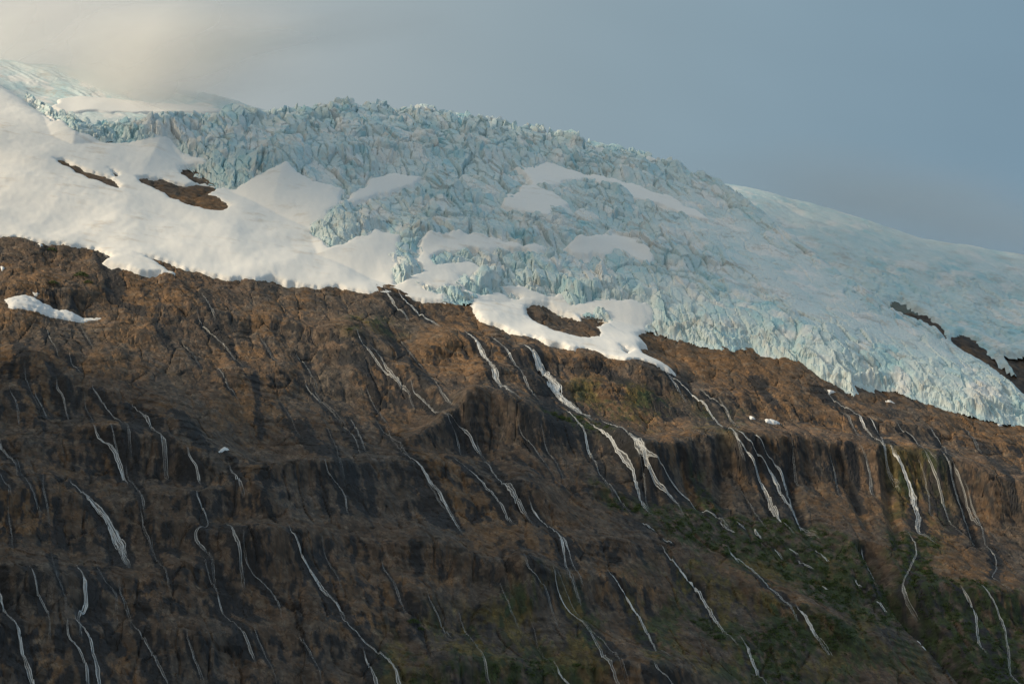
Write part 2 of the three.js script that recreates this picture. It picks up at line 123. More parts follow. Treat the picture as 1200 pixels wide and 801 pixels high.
const FALL = [["main",9.8,1,[12.1,1560.9,22.5,1545.9,29.2,1533,35.5,1506,45.7,1487.6,57.9,1473.7]],["tall",4.9,1,[-38,1575.7,-26.9,1554.4,-13.6,1496.9,0,1440.9]],["veil",1.6,0.5,[-15.8,1578.6,0,1537,18,1471.6]],["tier",4.2,1,[71.2,1459.6,88.8,1407.9,99.6,1382.6,117.4,1378.1,145.8,1358.8]],["tierb",2.5,0.9,[91.3,1398.1,102,1376.2,115.8,1360.8]],["curl",2,0.8,[43,1465.5,53.8,1438,58.8,1405.7]],["thin",1.3,0.5,[59.9,1401.6,67.3,1364,78,1340.3]],["slant",2.3,0.9,[60.8,1448.9,75.2,1414.9,87.1,1385.4,93.5,1339.3]],["braid",2.8,0.9,[130.3,1570.2,138.1,1563.1,149,1552.3,160.8,1533.7,169.6,1435.6]],["thin",1.3,0.6,[159.3,1557,172.9,1542.7,178.4,1514.2]],["cliff_a",2.9,0.95,[170.2,1431.2,181.7,1423.7,188.6,1402.7,191.2,1362.8]],["cliff_b",3.5,0.95,[175.2,1434.5,194.8,1427.3,201.7,1386.7,209.7,1368.3]],["cliff_c",2.3,0.85,[187.9,1437.7,202.4,1430.6,206.6,1371.4]],["ledge_up",2.1,0.7,[269.6,1593.1,286,1544.9,289.1,1466.7]],["thin",1.4,0.6,[294.3,1548.3,297.4,1527.1,289.9,1467.3]],["column",4.2,0.95,[297,1464,303.2,1453.5,302.5,1421.2,296.7,1387.5]],["thin",1.3,0.5,[321.3,1464.3,326.3,1447.7,325.2,1416.1]],["thin",1.3,0.4,[334.2,1471,340.9,1441.8,337.6,1398.8]],["ice_foot_a",3.3,0.95,[-110.9,1649.5,-102.6,1627.9,-92.9,1616.4]],["ice_foot_b",3.3,0.95,[-97.8,1647.2,-85.6,1631.5,-68.3,1611.1]],["thin",1.4,0.45,[-124.8,1523.2,-107,1490.7,-86.2,1463.5]],["thin",1.4,0.5,[-112.1,1512.6,-96.7,1480.7,-81.9,1458.6]],["thin",1.2,0.4,[-75.8,1455.6,-65.3,1443,-55.3,1423.1]],["fork",1.9,0.75,[-48,1397.5,-34,1395.4,-23.6,1380.7]],["thin",1.1,0.4,[-45.3,1392.2,-40.1,1390.6,-36.3,1368.8]],["thin",1.1,0.35,[-98.8,1403.9,-86.9,1377,-74.3,1331.9]],["thin",1.3,0.5,[-120.5,1404.2,-112.2,1382.5,-104.2,1346.3]],["thin",1.1,0.4,[-125.9,1394.2,-115.1,1373.5,-107.3,1339.9]],["dark_slab",2.7,0.85,[-75.4,1330.3,-58.8,1309.7,-46,1285.1,-34.7,1253]],["thin",1.3,0.6,[-40.9,1339.1,-23.7,1320.8,-6.9,1291.3,0,1270.6]],["pair",2.2,0.8,[-19,1360.9,-5.9,1315.9,6.3,1289.4]],["lower_bend",2.1,0.8,[13.8,1287,27.2,1267,33.3,1244.3,34.6,1216.2]],["thin",1.1,0.55,[30.9,1258.3,36,1244.1,39,1218.7]],["split",1.9,0.8,[29.1,1190.8,43.1,1174.6,55.6,1126.6]],["thin",1,0.6,[47.5,1167.2,55,1152.5,61.2,1129.1]],["long_slant",2.1,0.85,[62.8,1217.9,74.8,1206,87.3,1157.4]],["bush_a",2.2,0.9,[102.3,1275.5,111,1260.8,121.7,1246.6,132.3,1206.8]],["bush_b",2.3,0.9,[150.6,1300.4,160.1,1285.1,170,1255.7,178,1239]],["bush_c",2.5,0.95,[184.9,1231.5,187.3,1226.5,190.6,1218.2]],["short_foot",2.1,0.85,[144.8,1189.1,145.3,1177.4,148.7,1164.7]],["fan",5.5,0.8,[-282.5,1220.4,-262.8,1197.7,-248.8,1184.6,-230.4,1148]],["zigzag",2.6,0.9,[-136.1,1180.6,-129.9,1175.2,-117.8,1162.9,-100.8,1138.5]],["zigzag_low",2,0.8,[-99.2,1132.2,-86.3,1117.1,-73.3,1108.1,-61.5,1084.4]],["ladder",2,0.8,[-254.5,1124.2,-244.9,1103.6,-242.9,1098.2,-243.9,1084.9]],["ladder_low",1.7,0.8,[-244.1,1079.8,-234.1,1070.8,-229,1059.9,-221.1,1041.3]],["thin",1.4,0.7,[-245.3,1067.8,-237.9,1061.5,-228.8,1044]],["edge",2,0.75,[-294.8,1101.3,-285.3,1080.2,-267.7,1052.9,-253.1,1028.4]],["thin",1.3,0.65,[-172.5,1130.7,-158.9,1108.3,-145.8,1088.1]],["thin",1.4,0.6,[-200.6,1213.4,-193.8,1203.8,-189.7,1186.4,-195.4,1180.1,-183.7,1161.5]],["thin",1.2,0.55,[-178,1192.7,-169.9,1167.9,-164.5,1157.2]],["step",2.3,0.85,[-280.7,1275.9,-273.4,1269.8,-266.1,1266,-258.9,1255.4,-252.2,1241.2]],["short_ledge",1.7,0.75,[-213.9,1258.3,-208.8,1252.4,-204.6,1242.7]],["short_ledge",1.3,0.65,[-186.3,1256.7,-180.2,1242.8,-175.9,1229.3]],["arc",1.9,0.85,[-269.7,1343,-256.4,1319.9,-243.6,1292.1,-233.3,1269.5]],["thin",1.6,0.7,[-326.8,1353.4,-319.9,1344.3,-309.1,1316.3]],["thin",1.4,0.65,[-338,1338.7,-331.7,1329.2,-324.3,1315.2]],["thin",1.3,0.5,[-355.3,1334.6,-349.5,1325.1,-345.1,1315.9]],["thin",2,0.7,[-339.6,1256.9,-331.4,1244.1,-321.4,1226.7]],["thin",1.3,0.6,[-325.1,1202.7,-319.5,1194.7,-313.8,1187.9]],["thin",1.2,0.4,[-362.4,1459.6,-352.7,1435.8,-338.6,1400.8]],["thin",1.1,0.45,[-330,1402.6,-324.4,1393,-318.4,1384.3]],["thin",1.4,0.4,[-259.9,1570.1,-251.9,1549.2,-245.2,1535]],["thin",1.2,0.4,[-254.1,1522.4,-236,1502.6,-213.2,1462.8]],["thin",1.2,0.45,[-171.6,1498.3,-164.2,1488.4,-156.9,1471.7]],["thin",1.3,0.4,[-158.5,1451.9,-144.6,1433.2,-129,1399.9]],["thin",1.1,0.4,[-299.9,1351.5,-286.7,1335.5,-272,1315.7,-257.7,1273.2]],["thin",1.1,0.35,[-123.3,1271.1,-112.4,1266,-107.4,1244.3]],["thin",0.9,0.4,[-245.2,1134.4,-236.5,1114,-230.5,1112.3]],["thin",0.9,0.35,[-277,1102.2,-268.2,1089.1,-260.5,1079.2]],["thin",1,0.35,[-214.6,1090.4,-199.4,1071.3,-185.5,1049.7]],["thin",0.9,0.35,[-159.4,1154.7,-147.9,1148.6,-138.3,1138.2]],["ravine",1.7,0.8,[286.6,1369.6,283.9,1341.7,272.3,1313.7,264,1286.6]],["gorge_a",1.6,0.7,[304.9,1291.5,307.3,1280.3,301.5,1246.8]],["gorge_b",1.4,0.55,[316.9,1293.4,324.2,1276.9,315.4,1213.3]],["thin",1.2,0.6,[346.3,1378.1,341.7,1347.4,329.8,1311.3]],["glimpse",1.6,0.85,[147.8,1350.3,151,1341.4,155.5,1334.6]],["glimpse",1.8,0.85,[159.2,1349.8,161.9,1347.1,165,1343.4]],["glimpse",2,0.85,[171.5,1347.1,172.5,1341.5,174.6,1335.2]],["glimpse",1.4,0.8,[149.9,1304.3,151.5,1298.1,153.4,1290.8]],["glimpse",1.5,0.85,[182.5,1324.9,184.1,1320,186.6,1313.3]],["glimpse",1.8,0.85,[196.5,1313.6,200.5,1310.1,205.6,1306.1]],["glimpse",1.8,0.85,[210.9,1329.8,213.7,1325.7,218,1317]],["glimpse",1.2,0.6,[246.7,1342.6,248.3,1327.3,250,1306.7]],["glimpse",1.7,0.85,[242.1,1276,244.6,1271.6,247,1264.6]],["glimpse",1.3,0.8,[89.9,1315.2,93.6,1308.9,97.6,1301.4]],["glimpse",1.7,0.85,[101.6,1294.4,104.3,1292.4,108.1,1290]],["glimpse",1.6,0.8,[208.3,1360,210.7,1356.5,212,1350.1]],["glimpse",1.4,0.8,[192.1,1325.9,194.4,1322.6,196.8,1319.2]],["glimpse",1.5,0.85,[208.3,1288.5,210.3,1287.1,212.1,1284.5]],["glimpse",1.4,0.8,[232.6,1298.8,233.7,1296.2,235.4,1293.3]],["bottom",1.8,0.8,[27.6,1118.5,30.4,1114.9,34.2,1110.9]],["bottom",1.7,0.8,[84.8,1119.9,89.1,1118.5,94.3,1116.8]],["bottom",1.3,0.6,[-83.4,1105.7,-79,1094.5,-74.6,1081.4]],["thin",1.1,0.4,[-28.1,1154.4,-19.9,1126.7,-14.1,1101.5]],["thin",1,0.4,[-251.6,1245.8,-239.5,1220.3,-232.1,1200.4]],["seep",1,0.28,[-351.4,1359.8,-342.8,1342.7,-332.1,1323.8]],["seep",1.1,0.34,[-303,1340,-297,1328,-287.9,1301.5]],["seep",1.2,0.4,[-321,1231.4,-303.6,1193.9,-293.5,1181.5]],["seep",0.9,0.46,[-300.4,1216.6,-293.2,1191.4,-288.7,1183.5]],["seep",1,0.28,[-274.3,1140.6,-261,1101.4,-255.1,1094.9]],["seep",1.1,0.34,[-227.6,1114.8,-222.7,1106.9,-218.9,1099]],["seep",0.8,0.4,[-184.2,1149.5,-180.5,1143.7,-175.6,1136.8]],["seep",1.2,0.46,[-150.7,1447.2,-137.9,1425,-124.7,1395.1]],["seep",1.3,0.28,[-133.2,1373.3,-125.6,1347.5,-115.3,1282.9]],["seep",1,0.34,[-91.4,1397.2,-84.8,1363.5,-77.4,1334.3]],["seep",1.1,0.4,[-58.7,1308.4,-50.8,1288.5,-42.7,1273.6]],["seep",1.2,0.46,[10.6,1190.6,16.3,1185.9,21,1184.6]],["seep",0.9,0.28,[29.3,1199.7,35,1194.4,41.8,1181.3]],["seep",1.2,0.34,[62.3,1387.3,65.1,1369.2,68.6,1354.5]],["seep",1.4,0.4,[6.3,1401.7,16.9,1393.6,25.8,1367.9]],["seep",1,0.46,[96,1378,96.3,1367.7,96.5,1339.6]],["seep",1.2,0.28,[214.9,1446.1,215.4,1439.3,215.6,1430.1]],["seep",1.4,0.34,[317,1456.8,316.9,1446.8,313.3,1424.1]],["seep",1,0.4,[340.9,1458.3,345.8,1444.9,349.1,1420.7]],["seep",1.2,0.46,[349.1,1443.1,349.7,1423.1,345.2,1383.2]],["seep",1.2,0.28,[-308.9,1170.8,-303,1156.2,-296.5,1135.4]],["seep",0.9,0.34,[-232.2,1193.8,-227.3,1181,-221.8,1173]],["seep",1.1,0.4,[-271,1278.1,-265.5,1267.9,-260.1,1258]],["seep",1.4,0.46,[-25,1388.2,-19.2,1374.5,-13.9,1341.4]],["seep",1,0.28,[-172.1,1409.5,-162.6,1384.8,-151.7,1356.9]],["seep",1.2,0.34,[-112.2,1457.8,-103.3,1437.5,-94.4,1413.4]],["seep",1.5,0.4,[-259.3,1480.2,-248.1,1459.8,-238,1437]],["seep",1,0.46,[-226.1,1444.1,-216.3,1420.5,-206,1400.4]],["seep",1.3,0.28,[-341.2,1482.3,-333,1462.9,-324.9,1445.9]],["seep",1.5,0.34,[-203.7,1517.4,-194.8,1497.6,-186.7,1478.8]],["seep",1.1,0.4,[-92.3,1560.7,-80.4,1525.3,-68,1498.8]],["seep",1.3,0.46,[-63.6,1477.1,-55.1,1449.1,-46.3,1422.4]],["seep",1.4,0.28,[25.2,1398.8,31.8,1387.1,36.6,1360.1]],["seep",1,0.34,[174.1,1388.5,175.5,1372.2,178.4,1353.7]],["seep",1.2,0.4,[245.2,1453.6,246.7,1445.7,245.5,1423.1]],["seep",1.4,0.46,[272.6,1460.1,274,1452.9,273.3,1438.3]],["seep",1.1,0.28,[171.6,1548.7,175.5,1523.8,179.8,1487.6]],["seep",1.3,0.34,[272.3,1565,276.9,1541.5,280,1507.7]],["seep",1.5,0.4,[376.6,1575.3,377.1,1547.3,378.2,1528.6]],["seep",0.8,0.46,[-218.7,1168.3,-211.1,1148.6,-203.2,1131.8]],["seep",1,0.28,[-116.7,1189.9,-111.6,1183.1,-106,1168.9]],["seep",1.2,0.34,[-79.7,1193.6,-72.6,1176.1,-66.9,1161.3]],["seep",0.8,0.4,[-146.2,1102.6,-141.3,1096.4,-134.3,1080.9]],["seep",1,0.46,[-48.9,1161.6,-42.3,1152.6,-35.3,1140.5]],["seep",1.2,0.28,[-5.3,1183.1,-1,1170.9,2.1,1163.9]],["seep",0.8,0.34,[12.8,1159.9,15.7,1146.6,20,1131.8]],["seep",0.9,0.4,[-181.1,1079.1,-175.9,1072.3,-170.5,1064.2]],["seep",1.1,0.46,[-119.7,1106.5,-114.5,1099.8,-109.2,1087.8]],["snow_foot",1.8,0.6,[-362.7,1638.8,-355,1625.1,-347.7,1616]],["snow_foot",1.5,0.6,[131.3,1564.8,133.5,1558.4,136.9,1550.8]],["thin",1.2,0.45,[344.7,1547.4,349.1,1532.4,340.8,1476.7]],["thin",1.2,0.45,[318.9,1543.4,327,1537.4,321,1476.7]]];
const WET = [[15.4,[-237.4,1330.2,-209.7,1275.5]],[18.5,[-158.7,1378.5,-101.5,1260.2]],[15.4,[-71.5,1324.3,-47.6,1254.5]],[13.7,[-44.2,1396.7,-31.1,1380.7]],[23.4,[7,1538.8,38.4,1419.5]],[12.3,[-338.2,1379.5,-312.1,1340.2]],[19.3,[-366.1,1659.8,-329.7,1550.5]],[9.6,[-330.9,1540.3,-306.7,1526.6]],[8.8,[-133.8,1410.1,-113,1356.6]],[6.4,[-195.9,1440.1,-178.5,1342.8]],[11.2,[-107.6,1573.7,-66,1457.4]],[16.7,[70.5,1554.6,129.9,1512.9]],[12.6,[126.9,1409.4,154,1376.3]],[9,[210.4,1438.7,203,1375.4]],[17,[316.4,1465.8,326.2,1405.2]],[12.9,[261.2,1602.1,274.9,1560.1]],[9.6,[-284.7,1188.3,-270.7,1156.9]],[9.9,[-240.5,1105.9,-217,1069.2]],[15.5,[-185.1,1154.5,-148.8,1120.5]],[9.3,[-99.3,1299.5,-90,1257.8]],[12.7,[-376.3,1425.9,-348.6,1350.2]],[9.4,[-289,1509.1,-266.5,1464.8]],[11.3,[-263.4,1577.8,-207.5,1452]],[8.6,[10.7,1201.9,21,1184.6]],[9.9,[62.3,1387.3,84.4,1345.7]],[9.3,[-25.5,1155,-12.1,1099.7]],[15,[303.6,1290.9,308.1,1208.1]],[11.8,[276.1,1320.3,272.4,1212.7]],[10.5,[263.6,1463.4,258.6,1409.2]],[8.3,[382.4,1544,378.8,1434.6]],[11.5,[208.1,1610.2,218.1,1556]],[12.3,[96,1378,105.4,1346.3]],[13.2,[-272.5,1339.3,-254.4,1281.9]],[12,[-122.3,1496,-97.8,1442.2]],[12.2,[-274.8,1046.9,-253.8,1030.8]],[9.9,[-88,1108.7,-66.8,1084.5]],[9.4,[299.1,1508.6,295.5,1460.9]],[8.3,[-28.3,1557.8,-3.2,1415.8]]];
const GULLY = [[9.5,12,[250,1335.6,256.3,1283.5,267,1257.7,277.5,1233.3,289.1,1196]],[5.7,5,[160.9,1429,155.2,1411.5,152.2,1361.6]],[5.2,6,[211.1,1442.8,210,1419.3,208.8,1355.7]],[5.2,5,[252.1,1455.5,257.3,1434.9,256.6,1368.7]],[5.2,5,[289,1461.3,283.8,1424.8,272.9,1345.6]],[4.4,5,[126.4,1404.4,128.4,1395.3,134.8,1368.7]],[4.5,5,[339.8,1454.9,344.5,1438.7,338.4,1380.4]],[3.8,4,[186.6,1430.3,186.4,1418.1,187,1371.1]],[4.3,4,[99.4,1380.8,104.6,1371.2,106.1,1354.5]]];
const GREEN = [[84.1,1341.3,152.6,1364.4,219.1,1363.1,244.7,1338.8,261.8,1282.4,267,1253,231.3,1244.8,200,1253.2,174.1,1303.9,138.7,1297.3,110,1297.8],[130,1200.6,179.6,1229.5,229.8,1232.1,218.4,1207.4,173.2,1190.2,136.5,1189.5],[142,1191.6,174.2,1196.8,174,1163.8,141.3,1148.3],[-62.3,1088.4,-19.4,1101.3,19.9,1128.7,49.4,1120.8,19.4,1105.4,-57.1,1083.4],[270,1374.4,306.3,1378.7,277.7,1277.9,261.6,1281.6],[54.9,1359.9,95.5,1333.5,71.4,1329.9],[269.8,1318.4,312,1300.8,344.8,1295,319.1,1209.5,278.7,1196,270.6,1249.6],[109,1229.2,142.9,1198.3,125.7,1186.4],[26,1437.2,52.9,1465.1,77.6,1432.8,64.7,1435.2],[138.9,1406.5,152.2,1361.6,130,1351.9]].map(outline);
const MOSS = [[-70.6,1139.5,-20.9,1176,53.5,1205.2,88.1,1238.7,114.9,1289.2,237.3,1331.2,264.5,1246.9,260.1,1183.6,-76,1080.2],[41.7,1533.9,132.7,1543.4,106.2,1471.1,53.4,1478.5],[-145.1,1590.3,-102,1597,-93.2,1574.9,-132.2,1527],[153.3,1541,187.4,1536.4,168.6,1438.5,143.3,1443.8],[291.3,1470.5,337.9,1472.9,302.8,1358.7,273,1359.9]].map(outline);
const SHRUB = [[-362.1,1565.3,7],[-352.5,1549.4,4.8],[-376.2,1527.7,4.8],[-402.9,1624.5,5.1],[-58.1,1142.8,4.6],[-54,1141.4,3.1],[-132.2,1527,2.7],[129.1,1193,4.3]];
// ---------- materials ----------
const mat = (o) => new THREE.MeshStandardMaterial({ roughness: 0.9, metalness: 0, ...o });
// tileable grain with fine cracks: colour and relief of weathered rock
function grainTextures(n, seed, cracks) {
  const R = rnd(seed), L = [[4, 0.3], [9, 0.35], [17, 0.45], [27, 0.45]].map(([f, a]) => ({ f, a, g: Float32Array.from({ length: f * f }, () => R() * 2 - 1) })), pts = Array.from({ length: cracks }, () => [R(), R()]), B = 16, bin = Array.from({ length: B * B }, () => []);
  pts.forEach((q) => bin[Math.floor(q[0] * B) + B * Math.floor(q[1] * B)].push(q));
  const c = new Uint8Array(n * n * 4), hgt = new Uint8Array(n * n * 4);
  for (let j = 0; j < n; j++) for (let i = 0; i < n; i++) {
    let v = 0; const u = i / n, w = j / n;
    for (const { f, a, g } of L) { const x = u * f, y = w * f, xi = Math.floor(x), yi = Math.floor(y), fx = x - xi, fy = y - yi, sx = fx * fx * (3 - 2 * fx), sy = fy * fy * (3 - 2 * fy), at = (p, q) => g[(p % f) + f * (q % f)]; v += a * lerp(lerp(at(xi, yi), at(xi + 1, yi), sx), lerp(at(xi, yi + 1), at(xi + 1, yi + 1), sx), sy); }
    let d1 = 9, d2 = 9; const uu = u + 0.012 * Math.sin(w * 44), ww = w + 0.012 * Math.sin(u * 50.3), bx = Math.floor(uu * B), by = Math.floor(ww * B);
    for (let q = -1; q <= 1; q++) for (let p = -1; p <= 1; p++) for (const s of bin[((bx + p + B) % B) + B * ((by + q + B) % B)]) { let dx = Math.abs(uu - s[0]) % 1, dy = Math.abs(ww - s[1]) % 1; dx = Math.min(dx, 1 - dx); dy = Math.min(dy, 1 - dy); const d = Math.hypot(dx, dy * 0.6); if (d < d1) { d2 = d1; d1 = d; } else if (d < d2) d2 = d; }
    const cr = sst(0.011, 0.002, d2 - d1 + 0.004 * v) * sst(-0.1, 0.4, v), k = (j * n + i) * 4, tone = clamp(0.72 + 0.45 * v - 0.45 * cr, 0.15, 1);
    c[k] = 255 * Math.pow(tone, 0.4545); c[k + 1] = 255 * Math.pow(tone, 0.4545); c[k + 2] = 255 * Math.pow(tone, 0.4545); c[k + 3] = 255; hgt[k] = hgt[k + 1] = hgt[k + 2] = 255 * clamp(0.5 + 0.35 * v - 0.5 * cr, 0, 1); hgt[k + 3] = 255;
  }
  return [c, hgt].map((a, q) => { const x = new THREE.DataTexture(a, n, n); x.wrapS = x.wrapT = THREE.RepeatWrapping; x.magFilter = THREE.LinearFilter; if (!q) x.colorSpace = THREE.SRGBColorSpace; x.needsUpdate = true; return x; });
}
const [rockMap] = grainTextures(1024, 3, 420), [iceMap, iceBump] = grainTextures(512, 8, 260);
const M = {
  rock: mat({ vertexColors: true, roughness: 0.82, map: rockMap }),
  ice: mat({ vertexColors: true, roughness: 0.5, bumpMap: iceBump, bumpScale: 0.22 }),
  snow: mat({ vertexColors: true, roughness: 0.9 }),
  water: mat({ vertexColors: true, roughness: 0.5, transparent: true, side: THREE.DoubleSide }),
  leaf: mat({ color: new THREE.Color().setRGB(0.06, 0.1, 0.026), roughness: 0.9, side: THREE.DoubleSide }),
  stem: mat({ color: new THREE.Color().setRGB(0.05, 0.035, 0.025) }),
};
const used = {};
function numbered(n) { used[n] = (used[n] ?? -1) + 1; return used[n] ? `${n}_${String(used[n]).padStart(3, '0')}` : n; }
function put(o, name, data, parent = scene) {
  o.name = parent === scene ? numbered(name) : name; Object.assign(o.userData, data); o.traverse((m) => { if (m.isMesh) m.castShadow = m.receiveShadow = true; }); parent.add(o); return o;
}
// a grid over plan coordinates; at(x, s, out) fills out.p (position), out.c (colour) and returns false where there is no surface
function sheet(rows, cols, plan, at, smooth) {
  const pos = new Float32Array(rows * cols * 3), col = new Float32Array(rows * cols * 3), ok = new Uint8Array(rows * cols), o = { p: [0, 0, 0], c: [0, 0, 0] };
  for (let j = 0; j < rows; j++) for (let i = 0; i < cols; i++) {
    const n = j * cols + i, [x, s] = plan(i / (cols - 1), j / (rows - 1));
    if (!at(x, s, o)) continue;
    ok[n] = 1; pos.set(o.p, n * 3); col.set(o.c, n * 3);
  }
  const ind = [], remap = new Int32Array(rows * cols).fill(-1); let cnt = 0;
  const use = (n) => { if (remap[n] < 0) remap[n] = cnt++; ind.push(remap[n]); };
  for (let j = 0; j < rows - 1; j++) for (let i = 0; i < cols - 1; i++) {
    const a = j * cols + i, b = a + 1, c = a + cols, e = c + 1;
    if (!(ok[a] && ok[b] && ok[c] && ok[e])) continue;
    if ((i + j) & 1) { use(a); use(b); use(c); use(b); use(e); use(c); } else { use(a); use(b); use(e); use(a); use(e); use(c); }
  }
  const P = new Float32Array(cnt * 3), C = new Float32Array(cnt * 3);
  for (let n = 0; n < remap.length; n++) if (remap[n] >= 0) { P.set(pos.subarray(n * 3, n * 3 + 3), remap[n] * 3); C.set(col.subarray(n * 3, n * 3 + 3), remap[n] * 3); }
  const g = new THREE.BufferGeometry(), U = new Float32Array(cnt * 2); // uv in units of 64 m: across and down the face
  for (let n = 0; n < cnt; n++) { U[n * 2] = (P[n * 3] + 0.3 * -P[n * 3 + 2]) / 64; U[n * 2 + 1] = (-P[n * 3 + 2] * 0.45 + P[n * 3 + 1] * 0.9) / 64; }
  g.setAttribute('uv', new THREE.BufferAttribute(U, 2)); g.setAttribute('position', new THREE.BufferAttribute(P, 3)); g.setAttribute('color', new THREE.BufferAttribute(C, 3)); g.setIndex(new THREE.BufferAttribute(new Uint32Array(ind), 1));
  if (smooth) g.computeVertexNormals();
  return g;
}
// ---------- distance to plan lines, binned ----------
function lineField(lines, reach) { // lines: [radius, flat points]; returns f(x, s) -> largest 1 - d / radius, 0 when out of reach
  const bins = new Map(), cell = 24;
  lines.forEach(([r, p, q]) => { for (let i = 0; i < p.length - 2; i += 2) {
    const seg = [p[i], p[i + 1], p[i + 2], p[i + 3], r, q ?? 1];
    for (let a = Math.floor((Math.min(seg[0], seg[2]) - r) / cell); a <= Math.floor((Math.max(seg[0], seg[2]) + r) / cell); a++)
      for (let b = Math.floor((Math.min(seg[1], seg[3]) - r) / cell); b <= Math.floor((Math.max(seg[1], seg[3]) + r) / cell); b++) { const k = a * 4096 + b; if (!bins.has(k)) bins.set(k, []); bins.get(k).push(seg); }
  } });
  return (x, s) => {
    const l = bins.get(Math.floor(x / cell) * 4096 + Math.floor(s / cell)); if (!l) return 0; let m = 0;
    for (const [ax, ay, bx, by, r, q] of l) { const ex = bx - ax, ey = by - ay, t = clamp(((x - ax) * ex + (y_ = s - ay) * ey) / (ex * ex + ey * ey + 1e-6), 0, 1), d = Math.hypot(x - ax - ex * t, s - ay - ey * t), w = q * (1 - d / r); if (w > m) m = w; }
    return m;
  };
}
let y_ = 0;
const wetAt = lineField([...WET.map(([r, p]) => [r * 0.75, p]), ...FALL.map(([k, w, st, p]) => [k === 'seep' || k === 'glimpse' ? 4 : 6.5 + w * 1.2, p])]);
const gullyAt = lineField(GULLY.map(([r, d, p]) => [r * 1.3, p, d]));
const bedAt = lineField(FALL.map(([k, w, st, p]) => [3 + w * 1.2, p]));
const best = (list, x, s) => { let m = -99; for (const o of list) { const d = sdf(o, x, s); if (d > m) m = d; } return m; };
const snowMask = (x, s) => {
  let d = -99; SNOW.forEach((o, k) => { const v = sdf(o, x, s); d = Math.max(d, v < -25 || !k ? v : v + 6 * noise(x / 18 + 3, s / 30)); }); if (d < -25) return d;
  for (const h of HOLES) d = Math.min(d, -sdf(h, x, s));
  return d + 3.4 * noise(x / 14, s / 30) + 1.6 * noise(x / 5, s / 10) + 0.9 * noise(x / 2.2, s / 4);
};

// ---------- bare rock ----------
function rockDisp(x, s, h) {
  const q = (x * SL + s * KX) / QL, r = (s * SL - x * KX) / QL, wx = 9 * noise(x / 40, s / 75) + 3 * noise(x / 13, s / 25), ws = 16 * noise(x / 40 + 9, s / 75) + 6 * noise(x / 13 + 5, s / 25);
  worley((q + wx) / 33, (r + ws) / 78);                                                           // rounded slabs parted by clefts
  let d = 2.2 * sst(0, 0.8, W.f2 - W.f1) + ((W.id % 37) / 37 - 0.5) * 1.0 + W.dy * 1.8 * ((W.id % 11) / 10);
  worley((q + wx * 0.9) / (14 + 0.004 * s) + 40, (r + ws * 0.9) / 40 + 7);
  d += 0.5 * sst(0, 0.4, W.f2 - W.f1) - 1.5 * sst(0.075, 0, W.f2 - W.f1) * sst(-0.1, 0.3, noise(x / 19 + 31, s / 34) + 0.25 * noise(x / 6, s / 9)) + ((W.id % 41) / 41 - 0.5) * 0.35 + W.dy * 0.5;
  d += 4.6 * fbm((x + wx) / 58, (s + ws) / 105, 2) + 0.4 * ridged((q + wx) / 21, r / 60, 3) - 2.9;
  const dip = h + 0.16 * x + 7 * noise(x / 70, s / 110) + 1.6 * noise(x / 17, s / 30), bed = dip / 6.3, bf = bed - Math.floor(bed), fine = dip / 2.3, ff = fine - Math.floor(fine);
  d += (1.0 * sst(0, 0.15, bf) * (1 - bf) - 0.2) * sst(-0.05, 0.4, noise(x / 40 + 4, s / 50)) + (0.3 * sst(0, 0.2, ff) * (1 - ff) - 0.06) * sst(-0.05, 0.3, noise(x / 22 + 14, s / 34)); // ledges along the bedding, which dips to the east
  worley((x + wx * 0.3 + 0.3 * s) / 5.2 + 11, (s + ws * 0.3) / 11); d += ((W.id % 43) / 43 - 0.5) * 0.4 + W.dx * ((W.id % 7) / 3 - 1) * 0.45 + W.dy * ((W.id % 5) / 2 - 0.6) * 0.6 - 0.35 * sst(0.1, 0, W.f2 - W.f1);   // broken facets
  worley((x + 0.3 * s) / 2.6 + 23, s / 5.4); d += ((W.id % 31) / 31 - 0.5) * 0.3 + W.dy * 0.35;
  d -= gullyAt(x, s) * 1.1 + 0.8 * bedAt(x, s);
  return d;
}
const V3 = (a, b, t) => [lerp(a[0], b[0], t), lerp(a[1], b[1], t), lerp(a[2], b[2], t)];
const BROWN = [0.15, 0.098, 0.066], GREY = [0.118, 0.094, 0.078], ORANGE = [0.25, 0.138, 0.062], TAN = [0.22, 0.17, 0.125], WETC = [0.021, 0.024, 0.031], OLIVE = [0.15, 0.115, 0.026], GREENC = [0.045, 0.072, 0.017];
function faceAt(x, s) { // wet streaks below rock step edges, also painted to deepen face shade
  let m = 0; for (const b of BENCH) { const n = b.p.length; if (b.a < 5 || x < b.p[0] || x > b.p[n - 2]) continue; const d = s - polyAt(b.p, x) + 3 * noise(x / 7, b.a); if (d < 2 && d > -34) m = Math.max(m, sst(2, -6, d) * sst(-34, -14, d)); } return m;
}
